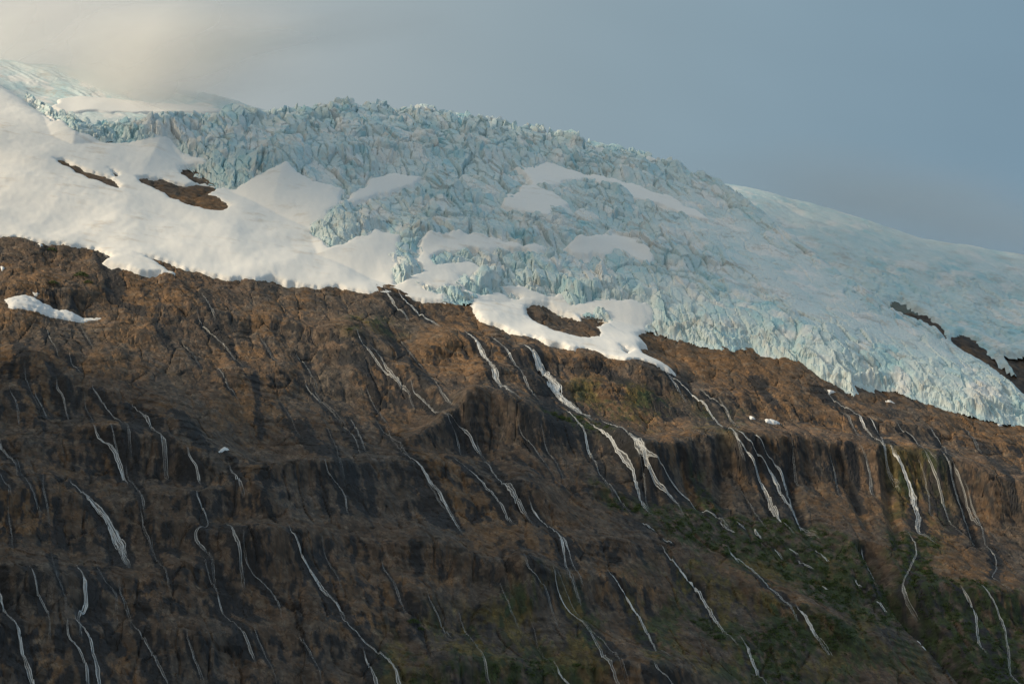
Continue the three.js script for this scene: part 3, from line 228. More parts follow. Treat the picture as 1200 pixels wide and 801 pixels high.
function rockColor(x, s, h, out) {
  const q = (x * SL + s * KX) / QL, r = (s * SL - x * KX) / QL;
  let c = V3(BROWN, GREY, sst(-0.25, 0.3, fbm(x / 60, s / 110 + 8, 3) + 0.3 * noise(x / 6, s / 11)));
  c = V3(c, ORANGE, 0.8 * sst(0.05, 0.4, fbm(x / 90 + 40, s / 120, 3) + 0.25 * noise(x / 8, s / 15) + 0.15 * noise(x / 2, s / 4) + 0.24 * sst(1300, 1600, s)));
  c = V3(c, TAN, 0.6 * sst(0.12, 0.4, noise(x / 14 + 3, h / 3) * 0.6 + 0.5 * noise(x / 3, s / 6)));
  const st = noise(q / 5.5 + 0.6 * noise(x / 12, s / 22) + 0.7 * noise(x / 9, h / 11), r / 60) + 0.3 * noise(q / 2.1 + 0.8 * noise(x / 5, h / 4), r / 34) + 0.4 * noise(x / 4, s / 8) + 0.45 * noise(x / 6 + 3, h / 5) + 0.25 * noise(x / 1.8, h / 1.6);
  let wet = 0.8 * sst(0.42, 0.7, 0.7 * st + 1.1 * fbm(x / 60 + 77, s / 100, 3));
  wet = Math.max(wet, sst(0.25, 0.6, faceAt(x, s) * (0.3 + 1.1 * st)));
  const wa = wetAt(x, s); if (wa > 0) wet = Math.max(wet, sst(0.3, 0.5, wa + 0.4 * st + 0.12 * noise(x / 2, s / 3)));
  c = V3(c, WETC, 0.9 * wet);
  const mo = best(MOSS, x, s);
  if (mo > -15) { const m = sst(-15, 12, mo) * sst(-0.15, 0.25, fbm(x / 26 + 13, s / 44, 3) + 0.3 * noise(x / 3, s / 6)); c = V3(c, noise(x / 20, s / 36 + 50) + 0.4 * noise(x / 4, s / 8) > -0.1 ? OLIVE : GREENC, 0.8 * m); }
  const gr = best(GREEN, x, s);
  if (gr > -10) { const m = sst(-10, 6, gr + 8 * noise(x / 9, s / 14)) * sst(-0.35, 0.2, noise(x / 5, s / 9) + 0.3 * noise(x / 1.7, s / 3)); c = V3(c, GREENC, 0.85 * m); }
  worley((x + 0.3 * s) / 2.6 + 23, s / 5.4); const f1 = (W.id % 53) / 53 - 0.5; worley((x + 3 * noise(x / 13, s / 25) + 0.3 * s) / 6.5 + 5, s / 13 + 3); const f2 = (W.id % 59) / 59 - 0.5, joint = sst(0.07, 0, W.f2 - W.f1);
  const g = (1 + 0.55 * f1 + 0.3 * f2 + 0.15 * noise(x / 8, s / 12)) * (1 - 0.25 * joint);         // tones of the single rock fragments, darker in the joints
  out[0] = c[0] * g; out[1] = c[1] * g; out[2] = c[2] * g;
}
function rockPoint(x, s, p, off = 0) { const h = front(x, s), d = rockDisp(x, s, h) + off; p[0] = x + NRM[0] * d; p[1] = h + NRM[1] * d; p[2] = -s + NRM[2] * d; return h; }
const halfW = (s) => 70 + 0.285 * s;
put(new THREE.Mesh(sheet(760, 980, (u, v) => { const s = lerp(975, 1770, v); return [(u * 2 - 1) * halfW(s), s]; }, (x, s, o) => {
  if (s > 1620 && (iceMask(x, s) > 16 || snowMask(x, s) > 16)) return false;
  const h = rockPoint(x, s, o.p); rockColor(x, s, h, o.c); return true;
}, false), M.rock), 'mountain', { kind: 'structure', label: 'brown rock mountainside streaked with dark wet stains below the glacier' });
put(new THREE.Mesh(sheet(260, 340, (u, v) => { const s = lerp(1764, 2100, v); return [lerp(-640, 480, u), s]; }, (x, s, o) => {
  if (iceMask(x, s) > 24 || s > polyAt(CREST, x) + 60) return false;
  let near = -99; for (const k of HOLES) near = Math.max(near, sdf(k, x, s)); if (near < -22 && snowMask(x, s) > 10) return false;
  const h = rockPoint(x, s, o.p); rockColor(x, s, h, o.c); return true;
}, false), M.rock), 'mountain', { kind: 'structure', label: 'dark rock outcrops breaking through the upper snow' });

// ---------- glacier ----------
const glacier = new THREE.Group();
function iceDisp(x, s, amp, o, rough = 1) {
  const wx = 7 * noise(x / 30, s / 55) + 2 * noise(x / 9, s / 17), ws = 14 * noise(x / 30 + 5, s / 55 + 3) + 4 * noise(x / 9 + 3, s / 17);
  const z = sst(-0.25, 0.3, fbm(x / 80 + 2, s / 120, 2)), y = sst(-0.3, 0.25, fbm(x / 48 + 21, s / 80 + 6, 2)), m = sst(-0.2, 0.3, fbm(x / 36 + 51, s / 62, 2));
  worley((x + wx + 0.25 * s) / 27, (s + ws) / 52);                                                // big leaning blocks and their crevasses
  const a = W.id, e1 = W.f2 - W.f1; let d = (((a % 97) / 97 - 0.5) * 6 + W.dx * ((a % 13) / 6 - 1) * 5 + W.dy * ((a % 17) / 8 - 0.3) * 7 - 6 * sst(0.12, 0.0, e1)) * (0.3 + 0.85 * z);
  worley((x + wx * 0.6 + 0.2 * s) / 8.8 + 50, (s + ws * 0.6) / 18);
  const b = W.id, e2 = W.f2 - W.f1; d += (((b % 89) / 89 - 0.5) * 3.4 + W.dx * ((b % 11) / 5 - 1) * 2.4 + W.dy * ((b % 19) / 9 - 0.3) * 3.4 - 2.6 * sst(0.14, 0.0, e2)) * (0.3 + 0.95 * y);
  worley((x + wx * 0.3) / 3.7 + 90, (s + ws * 0.3) / 7);
  d += (((W.id % 83) / 83 - 0.5) * 1.3 + W.dy * 0.9 - 0.7 * sst(0.18, 0, W.f2 - W.f1)) * rough * (0.1 + 0.7 * m);
  const arc = 1 - Math.abs(noise((x + wx) / 85 + 3, (s + 0.45 * x + ws) / 24)); d -= 5.5 * Math.pow(Math.max(0, arc), 14) * sst(-0.1, 0.2, noise(x / 60 + 8, s / 90)); // long curved crevasses
  o.a = (a % 101) / 101; o.b = (b % 103) / 103; o.g = Math.min(1, (W.id % 83) / 83);
  return d * amp + 4 * fbm(x / 60, s / 110, 2) + 0.18 * noise(x / 1.6, s / 3);
}
const PALE = [0.62, 0.715, 0.73], BLUE = [0.30, 0.58, 0.66], DIRT = [0.46, 0.44, 0.405], FIRN = [0.80, 0.80, 0.79];
function iceColor(x, s, o, c, smooth) {
  let k = V3(PALE, BLUE, clamp(0.05 + 0.75 * o.b * sst(-0.35, 0.35, fbm(x / 45, s / 80 + 20, 3)) + 0.3 * (o.g - 0.5), 0, 1));
  k = V3(k, FIRN, clamp(0.85 * sst(0.0, 0.4, fbm(x / 30 + 9, s / 30, 3) + 0.5 * (o.a - 0.5)) + smooth * 0.35, 0, 1));
  k = V3(k, DIRT, 0.55 * sst(0.12, 0.5, fbm(x / 30 + 60, s / 22, 3) + 0.35 * noise(x / 3, s / 4)));
  const g = 1 + 0.1 * noise(x / 1.5, s / 2.6); c[0] = k[0] * g; c[1] = k[1] * g; c[2] = k[2] * g;
}
const io = {};
put(new THREE.Mesh(sheet(680, 1000, (u, v) => [lerp(-560, 480, u), lerp(1520, 2320, v)], (x, s, o) => {
  if (s > polyAt(CREST, x) + 45) return false;
  const d = iceMask(x, s); if (d < -5) return false;
  const sn = snowMask(x, s); if (sn > 14) return false;
  const sm = sst(-12, 25, best(SMOOTH, x, s));
  const brow = sst(150, 60, Math.abs(polyAt(CREST, x) - s - 30)) * sst(300, 200, x), amp = (1 + 0.45 * brow) * lerp(1, 0.62, sst(60, 300, x)) * lerp(1, 0.3, sm) * sst(-2, 12, d + 6) * lerp(0.45, 1, sst(12, -5, sn)), thick = lerp(iceThick(d), softThick(d), sst(-12, 4, sn)), h = front(x, s) + thick, e = iceDisp(x, s + 1.5 * (thick - ICE_T), amp, io, 1 - 0.7 * brow) - 3 * sst(0, 12, sn);
  o.p[0] = x + NRM[0] * e; o.p[1] = h + NRM[1] * e; o.p[2] = -s + NRM[2] * e;
  iceColor(x, s, io, o.c, sm); return true;
}, false), M.ice), 'icefall', {}, glacier);
const rearGrid = (u, v) => [lerp(-900, 900, u), lerp(1560, 2620, v)];
put(new THREE.Mesh(sheet(460, 640, rearGrid, (x, s, o) => {
  const c = polyAt(CREST, x); if (s < c + 25) return false;
  const h = rear(x, s); if (h < front(x, s) - 12) return false;
  const rk = best(REAR_ROCK, x, s) + 3 * noise(x / 8, s / 12); if (rk > 2) return false;
  const low = sst(2250, 2050, s + 0.1 * x) * sst(120, 300, x), cr = 3.2 * ridged((x - 0.5 * s) / 170 + 0.4 * noise(x / 60, s / 60), (s + 0.7 * x) / 26 + 0.6 * noise(x / 70, s / 80), 2) * sst(-0.2, 0.3, fbm(x / 120, s / 150, 2) + 0.15), e = iceDisp(x, s, 0.06 + 0.38 * low, io, low) + cr + 3 - 6 * sst(-8, 2, rk);
  o.p[0] = x + NRM[0] * e; o.p[1] = h + NRM[1] * e; o.p[2] = -s + NRM[2] * e;
  iceColor(x, s, io, o.c, x > 0 ? 0 : 0.9); return true;
}, false), M.ice), 'upper_lobe', { label: 'smoother blue glacier lobe behind the icefall' }, glacier);
put(new THREE.Mesh(sheet(200, 120, (u, v) => [lerp(360, 560, u), lerp(1560, 1980, v)], (x, s, o) => {
  if (s < polyAt(CREST, x) + 10 || best(REAR_ROCK, x, s) < -14) return false;
  const h = rear(x, s), e = rockDisp(x, s, h) - 0.5; if (h < front(x, s) - 12) return false;
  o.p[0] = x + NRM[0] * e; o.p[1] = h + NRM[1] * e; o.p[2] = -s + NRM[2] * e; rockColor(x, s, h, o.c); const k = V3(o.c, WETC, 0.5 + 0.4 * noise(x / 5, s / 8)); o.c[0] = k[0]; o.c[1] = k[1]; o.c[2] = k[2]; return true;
}, true), M.rock), 'mountain', { kind: 'structure', label: 'dark rock strip between the two glacier lobes' });
put(glacier, 'glacier', { label: 'pale blue crevassed glacier icefall spilling over the brown cliff', category: 'glacier' });
// free-standing ice towers along the brow of the icefall
{
  const R = rnd(41), lib = [];
  for (let k = 0; k < 14; k++) {
    const pts = [], n = 15;
    for (let i = 0; i < n; i++) { const a = R() * 6.283, t = R(), w = lerp(1, 0.35, t * t) * (0.75 + 0.3 * R()); pts.push(new THREE.Vector3(Math.cos(a) * w, t * (0.8 + 0.5 * R()) * 1.6 - 0.5, Math.sin(a) * w * 0.55)); }
    const g = new ConvexGeometry(pts); g.deleteAttribute('normal');
    const c = new Float32Array(g.attributes.position.count * 3), tone = V3(PALE, BLUE, R() * 0.6); for (let i = 0; i < c.length; i += 3) { c[i] = tone[0]; c[i + 1] = tone[1]; c[i + 2] = tone[2]; }
    g.setAttribute('color', new THREE.BufferAttribute(c, 3)); lib.push(g);
  }
  let made = 0;
  for (let t = 0; t < 6000 && made < 230; t++) {
    const x = lerp(-330, 270, R()), c = polyAt(CREST, x), far = Math.pow(R(), 1.3), s = c + 25 - 170 * far;
    if (snowMask(x, s) > -8 || iceMask(x, s) < 20 || best(SMOOTH, x, s) > 0) continue;
    if (noise(x / 40, s / 60) < -0.2) continue;
    const h = front(x, s) + ICE_T, e = iceDisp(x, s, 1, io) - 3.5, m = new THREE.Mesh(lib[Math.floor(R() * lib.length)], M.ice);
    m.position.set(x + NRM[0] * e, h + NRM[1] * e, -s + NRM[2] * e); const z = 4 + 5.5 * R() * R();
    m.scale.set(z * (0.6 + 0.7 * R()), z * (0.75 + 0.5 * R()), z * 0.9); m.rotation.set(0.2 * R(), (R() - 0.5) * 1.8 + (R() < 0.5 ? 0 : 1.2), 0.45 * (R() - 0.35));
    put(m, 'serac', {}, glacier); made++;
  }
}

// ---------- snow ----------
function snowAt(mask, lift, grain) { return (x, s, o) => {
  const d = mask(x, s); if (d < -7) return false;
  const h = front(x, s) + softThick(sdf(ICE, x, s)), e = (d > 0 ? lift * (1 - Math.exp(-d / 2.5)) : d * 1.1) + grain * (1.2 * fbm(x / 34, s / 40, 3) + 0.14 * noise(x / 6, s / 22) + 0.08 * noise((x + 0.3 * s) / 2.4, s / 20)) + 0.8;
  o.p[0] = x + NRM[0] * e; o.p[1] = h + NRM[1] * e; o.p[2] = -s + NRM[2] * e;
  const t = 0.85 * sst(0.05, 0.5, fbm(x / 26 + 4, s / 9, 3) + 0.2 * noise(x / 3, s / 2)) * sst(-0.1, 0.3, noise(x / 80, s / 70)), g = 1 + 0.03 * noise(x / 2, s / 2); o.c[0] = (0.90 - 0.16 * t) * g; o.c[1] = (0.885 - 0.2 * t) * g; o.c[2] = (0.87 - 0.24 * t) * g; return true;
}; }
const inflate = (o, m) => [o.a - m, o.c + m, o.b - m, o.d + m];
function snowSheet(o, step, lift, grain) {
  const [a, c, b, d] = inflate(o, 14);
  const mask = (x, s) => { let v = sdf(o, x, s); if (v < -25) return v; v += o === SNOW[0] ? 0 : 6 * noise(x / 18 + 3, s / 30); for (const k of HOLES) v = Math.min(v, -sdf(k, x, s)); return v + 3.4 * noise(x / 14, s / 30) + 1.6 * noise(x / 5, s / 10) + 0.9 * noise(x / 2.2, s / 4); };
  return sheet(Math.max(6, Math.ceil((d - b) / step)), Math.max(6, Math.ceil((c - a) / step)), (u, v) => [lerp(a, c, u), lerp(b, d, v)], snowAt(mask, lift, grain), true);
}
REAR_SNOW.forEach((o, k) => { const [a, c, b, d] = inflate(o, 10); put(new THREE.Mesh(sheet(Math.ceil((d - b) / 2.5), Math.ceil((c - a) / 2.5), (u, v) => [lerp(a, c, u), lerp(b, d, v)], (x, s, q) => {
  const m = sdf(o, x, s) + 5 * noise(x / 20, s / 20); if (m < -8) return false; const h = rear(x, s), e = 5.5 + 4 * fbm(x / 60, s / 110, 2) + (m > 0 ? 0 : m * 0.9); q.p[0] = x + NRM[0] * e; q.p[1] = h + NRM[1] * e; q.p[2] = -s + NRM[2] * e; q.c[0] = 0.84; q.c[1] = 0.83; q.c[2] = 0.82; return true;
}, true), M.snow), 'snow_patch', { label: 'flat pale snowfield on the upper plateau under the cloud', category: 'snow patch' }); });
put(new THREE.Mesh(snowSheet(SNOW[0], 1.5, 1.0, 1), M.snow), 'snowfield', { kind: 'structure', label: 'wide smooth white snowfield sloping down to the brown rock' });
const snowLabel = [, 'rounded snow drift lying in a hollow of the icefall beside the peaked snow hump', 'wide snow patch in the middle of the blue icefall', 'narrow snow streak running down the icefall from the wide snow patch', 'curved snow bank on the icefall above the snow apron', 'flat snow shelf on the broken ice above the rock window', 'snow apron around the rock window below the icefall', 'thin snow strip under the ice cliff above the apron'];
for (let k = 1; k < SNOW.length; k++) put(new THREE.Mesh(snowSheet(SNOW[k], 1.2, k === 6 ? 1.2 : 1.0, 0.9), M.snow), 'snow_patch', { label: snowLabel[k], category: 'snow patch' });
// ---------- waterfalls ----------
function waterfall(width, strength, path, seed, tail) {
  const R = rnd(seed), pts = []; for (let i = 0; i < path.length; i += 2) pts.push(new THREE.Vector3(path[i], path[i + 1], 0));
  const up = tail * (5 + 9 * R()), dn = tail * (8 + 16 * R()), e0 = pts[0], e1 = pts[pts.length - 1]; if (tail) { pts.unshift(new THREE.Vector3(e0.x - 0.35 * up, e0.y + up, 0)); pts.push(new THREE.Vector3(e1.x + 0.35 * dn, e1.y - dn, 0)); } // faint seep above and below the fall
  const curve = new THREE.CatmullRomCurve3(pts, false, 'centripetal'), len = curve.getLength(), n = Math.max(6, Math.ceil(len / 1.0)), strands = Math.max(2, Math.round(width / 0.8));
  const P = [], C = [], I = [], q = [0, 0, 0], base = curve.getSpacedPoints(n);
  const ribbon = (lane, t0, t1, half, ph, alpha, lift, cols, follow) => {
    const start = P.length / 3; let m = 0;
    for (let i = 0; i <= n; i++) {
      const t = i / n; if (t < t0 || t > t1) continue;
      const b = base[i], spread = width * (0.35 + 0.65 * sst(0, 0.6, t)) * (0.85 + 0.3 * noise(i / 20, seed)), seep = (0.3 + 0.7 * sst(0.5 * up / len, 1.3 * up / len + 0.02, t)) * (0.3 + 0.7 * sst(1 - 0.5 * dn / len, 1 - 1.3 * dn / len - 0.02, t)), end = sst(-0.01, 0.07, t - t0) * sst(-0.01, 0.07, t1 - t) * (tail ? seep : 1);
      const x = b.x + spread * clamp(lane + follow * 0.5 * noise(i / 22 + ph, lane * 9), -0.62, 0.62) + follow * 0.2 * noise(i / 7 + ph, 8) + 0.7 * noise(i / 22, seed * 1.7) + (0.15 + 0.07 * width) * noise(i / 4.5, seed * 2.3), hw = (half < 0 ? -half * spread : half) * (0.35 + 0.65 * end) * (1 + 0.5 * noise(i / 5 + ph, 4));
      const slope = (front(b.x, b.y + 3) - front(b.x, b.y - 3)) / 6, steep = sst(0.3, 0.95, slope), wide = tail ? 0.55 + 0.7 * steep : 1;
      for (let e = 0; e < cols; e++) { const f = e / (cols - 1) * 2 - 1, a = clamp(alpha * (tail ? 0.6 + 0.6 * steep : 1) * (1 + (follow ? 0.5 : 1.0) * noise(i / 15 + ph, f * (follow ? 2 : width * 0.9) + lane * 5) + (follow ? 0 : 0.5 * noise(i / 5, f * width * 1.6))) * (0.25 + 0.75 * end) * (Math.abs(f) > 0.9 ? 0.45 : 1), 0.03, 1); rockPoint(b.x + (x - b.x) * wide + f * hw * wide, b.y, q, lift + (follow ? 0.08 : 0.2) * (1 - f * f)); P.push(...q); C.push(0.86, 0.87, 0.88, a); }
      m++;
    }
    for (let i = 0; i < m - 1; i++) for (let e = 0; e < cols - 1; e++) { const a = start + i * cols + e; I.push(a, a + cols, a + 1, a + 1, a + cols, a + cols + 1); }
  };
  ribbon(0, 0, 1, -0.5, 1, strength * (width > 7 ? 0.5 : width > 2.4 ? 0.26 : 0.25), 0.75, width > 2.4 ? 15 : 5, 0);
  for (let k = 0; k < strands; k++) ribbon(strands === 1 ? 0 : k / (strands - 1) - 0.5, k < 2 ? 0 : 0.3 * R() * R(), k < 2 ? 1 : 1 - 0.3 * R() * R(), 0.1 + 0.16 * R() + 0.008 * width, R() * 50, Math.min(1, strength * (0.85 + 0.4 * R())), 0.85 + 0.05 * k, 3, 1);
  const g = new THREE.BufferGeometry(); g.setAttribute('position', new THREE.Float32BufferAttribute(P, 3)); g.setAttribute('color', new THREE.Float32BufferAttribute(C, 4)); g.setIndex(I); g.computeVertexNormals(); return g;
}
const FALL_LABEL = {
  main: 'widest white waterfall, a broad curtain over dark rock below the snow apron', tall: 'bright narrow waterfall on bare rock beside the widest curtain fall', veil: 'faint veil of water between the narrow bright fall and the widest curtain fall',
  tier: 'long bright waterfall widening as it slides down to the green ledge', tierb: 'side branch of the long bright waterfall above the green ledge', curl: 'small curling stream leaving the foot of the widest waterfall', slant: 'slender white waterfall between the curling stream and the long bright waterfall',
  braid: 'braided stream from the tip of the snow apron to the cliff edge', cliff_a: 'first of three parallel waterfalls down the cliff, under the braided stream', cliff_b: 'widest, middle one of three parallel waterfalls down the ribbed cliff', cliff_c: 'last of three parallel waterfalls down the cliff, beside the bare ribbed rock',
  ledge_up: 'sloping stream feeding the tall column waterfall from the rock above the cliff', column: 'single tall column waterfall on the dark ribbed cliff', ice_foot_a: 'short white cascade at the snow edge beside the crevassed ice', ice_foot_b: 'forked white cascade at the foot of the crevassed ice',
  fork: 'forked waterfall on a dark wet slab above the long rock ledge', dark_slab: 'bright waterfall on a black wedge-shaped wet slab', pair: 'white waterfall beside a thin trickle on the rock above the bend', lower_bend: 'bending waterfall that splits in two at its foot, on brown rock',
  split: 'waterfall splitting into a fan on the lower rock step', long_slant: 'long straight slanting waterfall beside the splitting fan', bush_a: 'winding stream along the dark green shrubs, the longest there', bush_b: 'stream widening downhill amid the mossy ground', bush_c: 'short thick cascade in the dark shrubs below the mossy stream',
  short_foot: 'short crooked cascade in the lowest shrub patch', fan: 'braided fan waterfall of many strands over a rounded brown step', zigzag: 'long zigzag waterfall down the brown rock steps', zigzag_low: 'lower run of the zigzag waterfall, splitting in two', ladder: 'stepped waterfall tumbling down rock ladders', ladder_low: 'lower twisting run of the stepped waterfall',
  edge: 'long waterfall at the outer side of the stepped waterfall', step: 'white waterfall dropping in two steps above the braided fan', short_ledge: 'short white fall dropping onto the long rock ledge', arc: 'smooth arcing white waterfall beside a dark wet hollow', ravine: 'bent stream entering the dark ravine under the column waterfall',
  gorge_a: 'narrow waterfall on the far wall of the dark ravine', gorge_b: 'long faint waterfall on the mossy far wall of the ravine', glimpse: 'short gleam of white water showing among the green shrubs', bottom: 'short fall on the lowest rock step', snow_foot: 'tiny meltwater run at the snow edge', seep: 'barely visible thread of seepage glinting on wet rock',
};
const THIN_LABEL = [
'thin trickle below the curling stream, beside the slender white waterfall',
'thin side thread of the braided stream above the cliff',
'thin thread joining the sloping stream above the column waterfall',
'first faint thread on the cliff beyond the column waterfall',
'second faint thread on the cliff beyond the column waterfall',
'one of two faint parallel threads on wet rock below the snow-edge cascades',
'faint thread leading down to the forked waterfall',
'thin inner branch of the forked waterfall on the dark slab',
'faint thread just above the waterfall on the black wedge slab',
'one of two thin threads on black rock above the long ledge',
'long thin trickle between the black wedge slab and the bend',
'thin second branch at the foot of the bending waterfall',
'thin side branch of the waterfall that splits into a fan',
'thin strand beside the lower twisting run of the stepped waterfall',
'thin lone trickle between the stepped and the zigzag waterfalls',
'thin crooked trickle below the two short ledge falls',
'short thin trickle beside the crooked one on the brown step',
'short white thread dropping over the upper rock step by the arcing fall',
'short trickle on the rounded step beside the two-step waterfall',
'faint trickle on dark rock just below the tapering snow patch',
'faint trickle in a dark cleft of orange rock below the snowfield',
'faint trickle on bare brown rock above the dark slabs',
'faint long trickle between the two-step and the arcing waterfalls',
'faint thread on the dark face beside the black wedge slab',
'thin thread beside the upper run of the stepped waterfall',
'faint thread between the outer long waterfall and the stepped one',
'faint long trickle on the lowest rock past the stepped waterfall',
'faint thread on rock beside the top of the zigzag waterfall',
'thin crooked thread on the ravine\'s far wall above the narrow falls',
'faint trickle on the lowest dark slab between zigzag and splitting waterfalls',
'faint thread beside the top of the braided fan waterfall',
'faint thread on orange rock above the ribbed cliff'
], THIN = [0, 1, 2, 3, 4, 5, 5, 6, 7, 8, 9, 9, 10, 11, 12, 13, 14, 15, 16, 17, 17, 17, 18, 18, 19, 19, 20, 20, 21, 21, 22, 23, 24, 25, 26, 27, 28, 29, 30, 31, 31]; let thinCount = 0;
FALL.forEach(([k, w, st, p], i) => {
  const d = { label: FALL_LABEL[k], category: 'waterfall' }; if (k === 'thin') { const n = THIN[thinCount++]; d.label = THIN_LABEL[n]; if (THIN.filter((v) => v === n).length > 1) d.group = d.label.replace('one of two ', 'pair of '); } if (['glimpse', 'bottom', 'short_ledge', 'snow_foot', 'seep'].includes(k)) d.group = { seep: 'barely visible seepage threads', glimpse: 'gleams of water among the shrubs', bottom: 'falls on the lowest step', short_ledge: 'short falls onto the long ledge', snow_foot: 'meltwater runs at the snow edge' }[k];
  put(new THREE.Mesh(waterfall(w, k === 'seep' ? st * 0.55 : k === 'thin' ? st * 0.85 : st, p, 100 + i, k === 'glimpse' ? 0 : 1), M.water), 'waterfall', d);
});
// ---------- snow and ice scraps on bare rock ----------
const patchLabel = ['long tapering snow patch on the brown rock below the snowfield', 'small white snow wedge on the long rock ledge'];
PATCH.forEach((o, k) => {
  const [a, c, b, d] = inflate(o, 2), st = k ? 0.5 : 1.2;
  const g = sheet(Math.max(8, Math.ceil((d - b) / st)), Math.max(8, Math.ceil((c - a) / st)), (u, v) => [lerp(a, c, u), lerp(b, d, v)], (x, s, q) => {
    const m = sdf(o, x, s) + (k ? 0.3 : 1.2) * noise(x / 2.5, s / 4); if (m < -1.5) return false;
    const h = front(x, s), e = rockDisp(x, s, h) + (m > 0 ? 1.6 * (1 - Math.exp(-m / 1.2)) : m) + 0.1; q.p[0] = x + NRM[0] * e; q.p[1] = h + NRM[1] * e; q.p[2] = -s + NRM[2] * e; q.c[0] = 0.83; q.c[1] = 0.83; q.c[2] = 0.84; return true;
  }, true);
  put(new THREE.Mesh(g, M.snow), k < 2 ? 'snow_patch' : 'snow_scrap', k < 2 ? { label: patchLabel[k], category: 'snow patch' } : { label: 'small white scrap of snow or ice left on bare rock', category: 'snow', group: 'white scraps on the bare rock' });
});
// ---------- vegetation ----------
function leafClump(seed, n, size) {
  const R = rnd(seed), P = [], N = [], a = new THREE.Vector3(), u = new THREE.Vector3(), v = new THREE.Vector3();
  for (let i = 0; i < n; i++) {
    const t = R() * 6.283, z = R(), r = Math.sqrt(1 - z * z) * (0.55 + 0.45 * R()); a.set(Math.cos(t) * r, z * (0.5 + 0.4 * R()), Math.sin(t) * r);
    u.set(R() - 0.5, R() - 0.5, R() - 0.5).normalize().multiplyScalar(size * (0.6 + R())); v.set(R() - 0.5, R() - 0.2, R() - 0.5).normalize().multiplyScalar(size * (0.6 + R()));
    P.push(a.x - u.x, a.y - u.y, a.z - u.z, a.x + u.x, a.y + u.y, a.z + u.z, a.x + v.x, a.y + v.y, a.z + v.z);
  }
  const g = new THREE.BufferGeometry(); g.setAttribute('position', new THREE.Float32BufferAttribute(P, 3)); g.computeVertexNormals(); return g;
}
{
  const R = rnd(77), q = [0, 0, 0], mats = [], cols = [], m4 = new THREE.Matrix4(), qu = new THREE.Quaternion(), col = new THREE.Color();
  for (const o of GREEN) {
    const n = Math.round((o.c - o.a) * (o.d - o.b) / 2.6);
    for (let i = 0; i < n; i++) {
      const x = lerp(o.a, o.c, R()), s = lerp(o.b, o.d, R()); if (sdf(o, x, s) + 6 * noise(x / 8, s / 8) < 0 || noise(x / 7 + 3, s / 7) + 0.5 * noise(x / 25, s / 25) < 0.02 || bedAt(x, s) > 0.55) continue;
      rockPoint(x, s, q, -0.2); const z = 0.7 + 1.9 * R() * R();
      qu.setFromAxisAngle(new THREE.Vector3(0, 1, 0), R() * 6.283); mats.push(m4.clone().compose(new THREE.Vector3(...q), qu, new THREE.Vector3(z, z * (0.7 + 0.5 * R()), z)));
      const t = R(); cols.push(col.clone().setRGB(0.6 + 0.9 * t, 0.7 + 0.6 * t, 0.6 + 0.5 * R()));
    }
  }
  const inst = new THREE.InstancedMesh(leafClump(5, 60, 0.16), M.leaf, mats.length); mats.forEach((m, i) => { inst.setMatrixAt(i, m); inst.setColorAt(i, cols[i]); });
  put(inst, 'shrubbery', { kind: 'stuff', label: 'low dark green shrubs covering the ledges and lower slope', category: 'shrubs' });
  const shrubLabel = ['large dark green shrub on the brown rock below the snowfield', 'small dark shrub touching the large one below the snowfield', 'round dark shrub on rock above the tapering snow patch', 'dark shrub close under the edge of the snowfield', 'dark green bush alone on the lower brown slope', 'smaller bush beside the lone bush on the lower slope', 'tiny green bush on the mossy shelf under the snow', 'dark bush at the end of the lowest shrub patch'];
  SHRUB.forEach(([x, s, r], k) => {
    const g = new THREE.Group(); rockPoint(x, s, q, -0.3); g.position.set(...q);
    const crown = new THREE.Mesh(leafClump(200 + k, 420, 0.1), M.leaf); crown.scale.set(r, r * 0.75, r * 0.8); put(crown, 'crown', {}, g);
    const tr = new THREE.Mesh(new THREE.CylinderGeometry(0.12, 0.3, r * 0.6, 7), M.stem); tr.position.y = r * 0.25; put(tr, 'trunk', {}, g);
    put(g, 'shrub', { label: shrubLabel[k], category: 'shrub' });
  });
}

// ---------- lower slope, with unseen lake and range added to block low light ----------
put(new THREE.Mesh(sheet(40, 120, (u, v) => [lerp(-1500, 1500, u), lerp(700, 979, v)], (x, s, o) => { const h = front(x, s); rockPoint(x, s, o.p, -1.5); rockColor(x, s, h, o.c); return true; }, true), M.rock), 'mountain', { kind: 'structure', label: 'lowest brown rock slope above the lake' });
{ const l = new THREE.Mesh(new THREE.PlaneGeometry(16000, 12000), mat({ color: new THREE.Color().setRGB(0.02, 0.04, 0.045), roughness: 0.35 })); l.rotation.x = -Math.PI / 2; l.position.set(0, -120, 3000); put(l, 'lake', { kind: 'structure', label: 'unseen dark lake added to block light from below' }); }
put(new THREE.Mesh(sheet(60, 160, (u, v) => [lerp(-3200, 3200, u), lerp(-3200, -1200, v)], (x, s, o) => {
  const h = -130 + 1150 * Math.sin(clamp((s + 3200) / 2000, 0, 1) * Math.PI) * (0.75 + 0.5 * fbm(x / 700, s / 700, 4)); o.p[0] = x; o.p[1] = h; o.p[2] = -s; o.c[0] = 0.05; o.c[1] = 0.06; o.c[2] = 0.04; return true;
}, true), M.rock), 'added_hill', { kind: 'structure', label: 'unseen dark range across the lake added to block low sky light' });
// ---------- unseen spur, added to keep the low sun off the lower slope ----------
put(new THREE.Mesh(sheet(110, 150, (u, v) => [lerp(-1600, -570, u), lerp(-300, 1560, v)], (x, s, o) => {
  const d = Math.abs(x + 900 + 40 * noise(s / 200, 2)), top = 430 + 320 * sst(1380, 1080, s) - 250 * sst(500, -300, s), h = top - d * 1.15 + 60 * fbm(x / 160, s / 160, 4); o.p[0] = x; o.p[1] = h; o.p[2] = -s; rockColor(x, s, h, o.c); return true;
}, true), M.rock), 'added_hill', { kind: 'structure', label: 'unseen rocky spur added to shade the lower slope' });
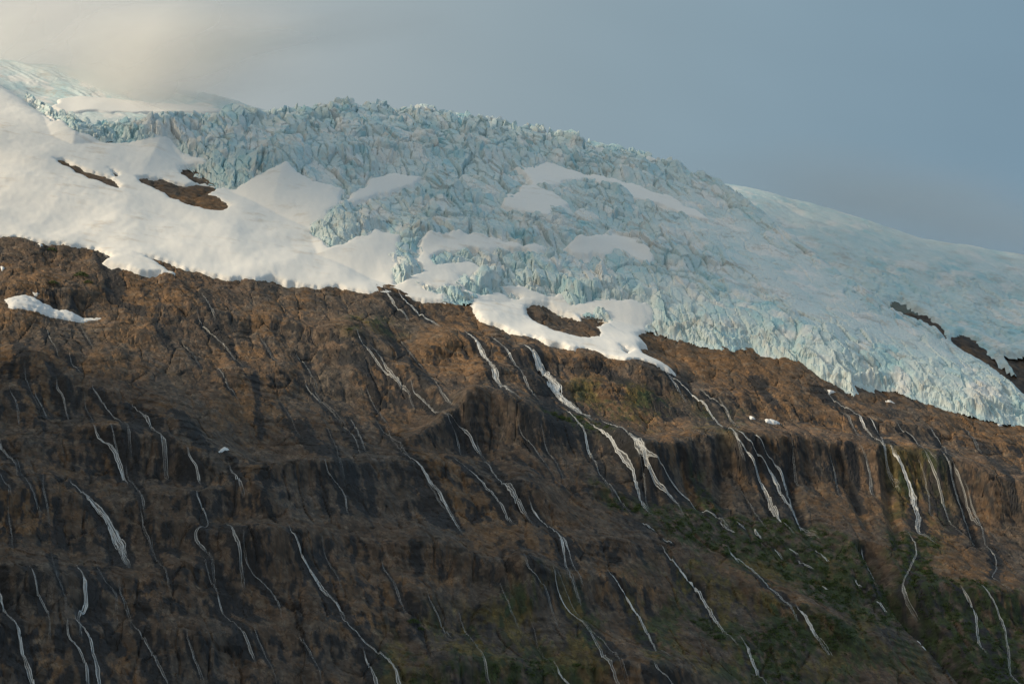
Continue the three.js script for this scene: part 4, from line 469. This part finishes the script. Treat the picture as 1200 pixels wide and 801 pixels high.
// ---------- unseen cloud bank, added beyond the spur to shade the far side of the glacier ----------
{
  const g = new THREE.IcosahedronGeometry(1, 24), p = g.attributes.position, c = new Float32Array(p.count * 3).fill(0.9);
  for (let i = 0; i < p.count; i++) { const x = p.getX(i), y = p.getY(i), z = p.getZ(i), k = 1 + 0.28 * fbm(x * 2 + z * 1.3 + 5, y * 2 - z * 1.7, 4); p.setXYZ(i, -760 + 470 * x * k, 1110 + 290 * y * k, -1560 + 430 * z * k); }
  g.setAttribute('color', new THREE.BufferAttribute(c, 3)); g.computeVertexNormals();
  put(new THREE.Mesh(g, M.snow), 'cloud', { kind: 'stuff', label: 'unseen cloud bank added over the spur to shade the glacier', category: 'cloud' });
}
// ---------- cloud cap over the upper plateau ----------
{
  const R = rnd(9), P = [], C = [], I = [], mat4 = new THREE.MeshPhysicalMaterial({ vertexColors: true, transparent: true, roughness: 1, transmission: 0.5, thickness: 0, side: THREE.DoubleSide });
  const puff = (x, y, s, rx, ry, alpha, seed) => { // a domed veil of vapour, densest in its middle
    const start = P.length / 3, nr = 9, na = 26;
    for (let j = 0; j <= nr; j++) for (let i = 0; i < na; i++) { const t = j / nr, a = i / na * 6.2832, w = t * (1 + 0.3 * noise(Math.cos(a) * 1.5 + seed, Math.sin(a) * 1.5)); const dx = Math.cos(a) * rx * w, dy = Math.sin(a) * ry * w; const X = x + dx, Y = y + dy; P.push(X, Y, -s + 0.6 * (X + 500) * (X < 0 ? 1 : 0) - 0.4 * (Y - 780) + 14 * Math.sin(X / 70 + Y / 40)); const f = 1 - t; C.push(0.86, 0.86, 0.86, alpha * f * f * (3 - 2 * f)); }
    for (let j = 0; j < nr; j++) for (let i = 0; i < na; i++) { const a = start + j * na + i, b = start + j * na + (i + 1) % na; I.push(a, b, a + na, b, b + na, a + na); }
  };
  for (let k = 0; k < 15; k++) { const x = lerp(-780, -320, R()); puff(x, lerp(735, 850, R()) - 0.16 * (x + 500), 2190 + 13 * k, 190 + 150 * R(), 60 + 45 * R(), 0.48, k * 7.3); }
  for (let k = 0; k < 7; k++) { const x = lerp(330, 720, k / 6); puff(x, 572 - 0.25 * (x - 330) + 20 * R(), 2140 + 12 * k, 190 + 60 * R(), 55 + 14 * R(), 0.26, 40 + k * 5.1); }
  const g = new THREE.BufferGeometry(); g.setAttribute('position', new THREE.Float32BufferAttribute(P, 3)); g.setAttribute('color', new THREE.Float32BufferAttribute(C, 4)); g.setIndex(I); g.computeVertexNormals();
  put(new THREE.Mesh(g, mat4), 'cloud', { kind: 'stuff', label: 'warm grey cloud drifting over the upper glacier', category: 'cloud' });
}
renderer.render(scene, camera);
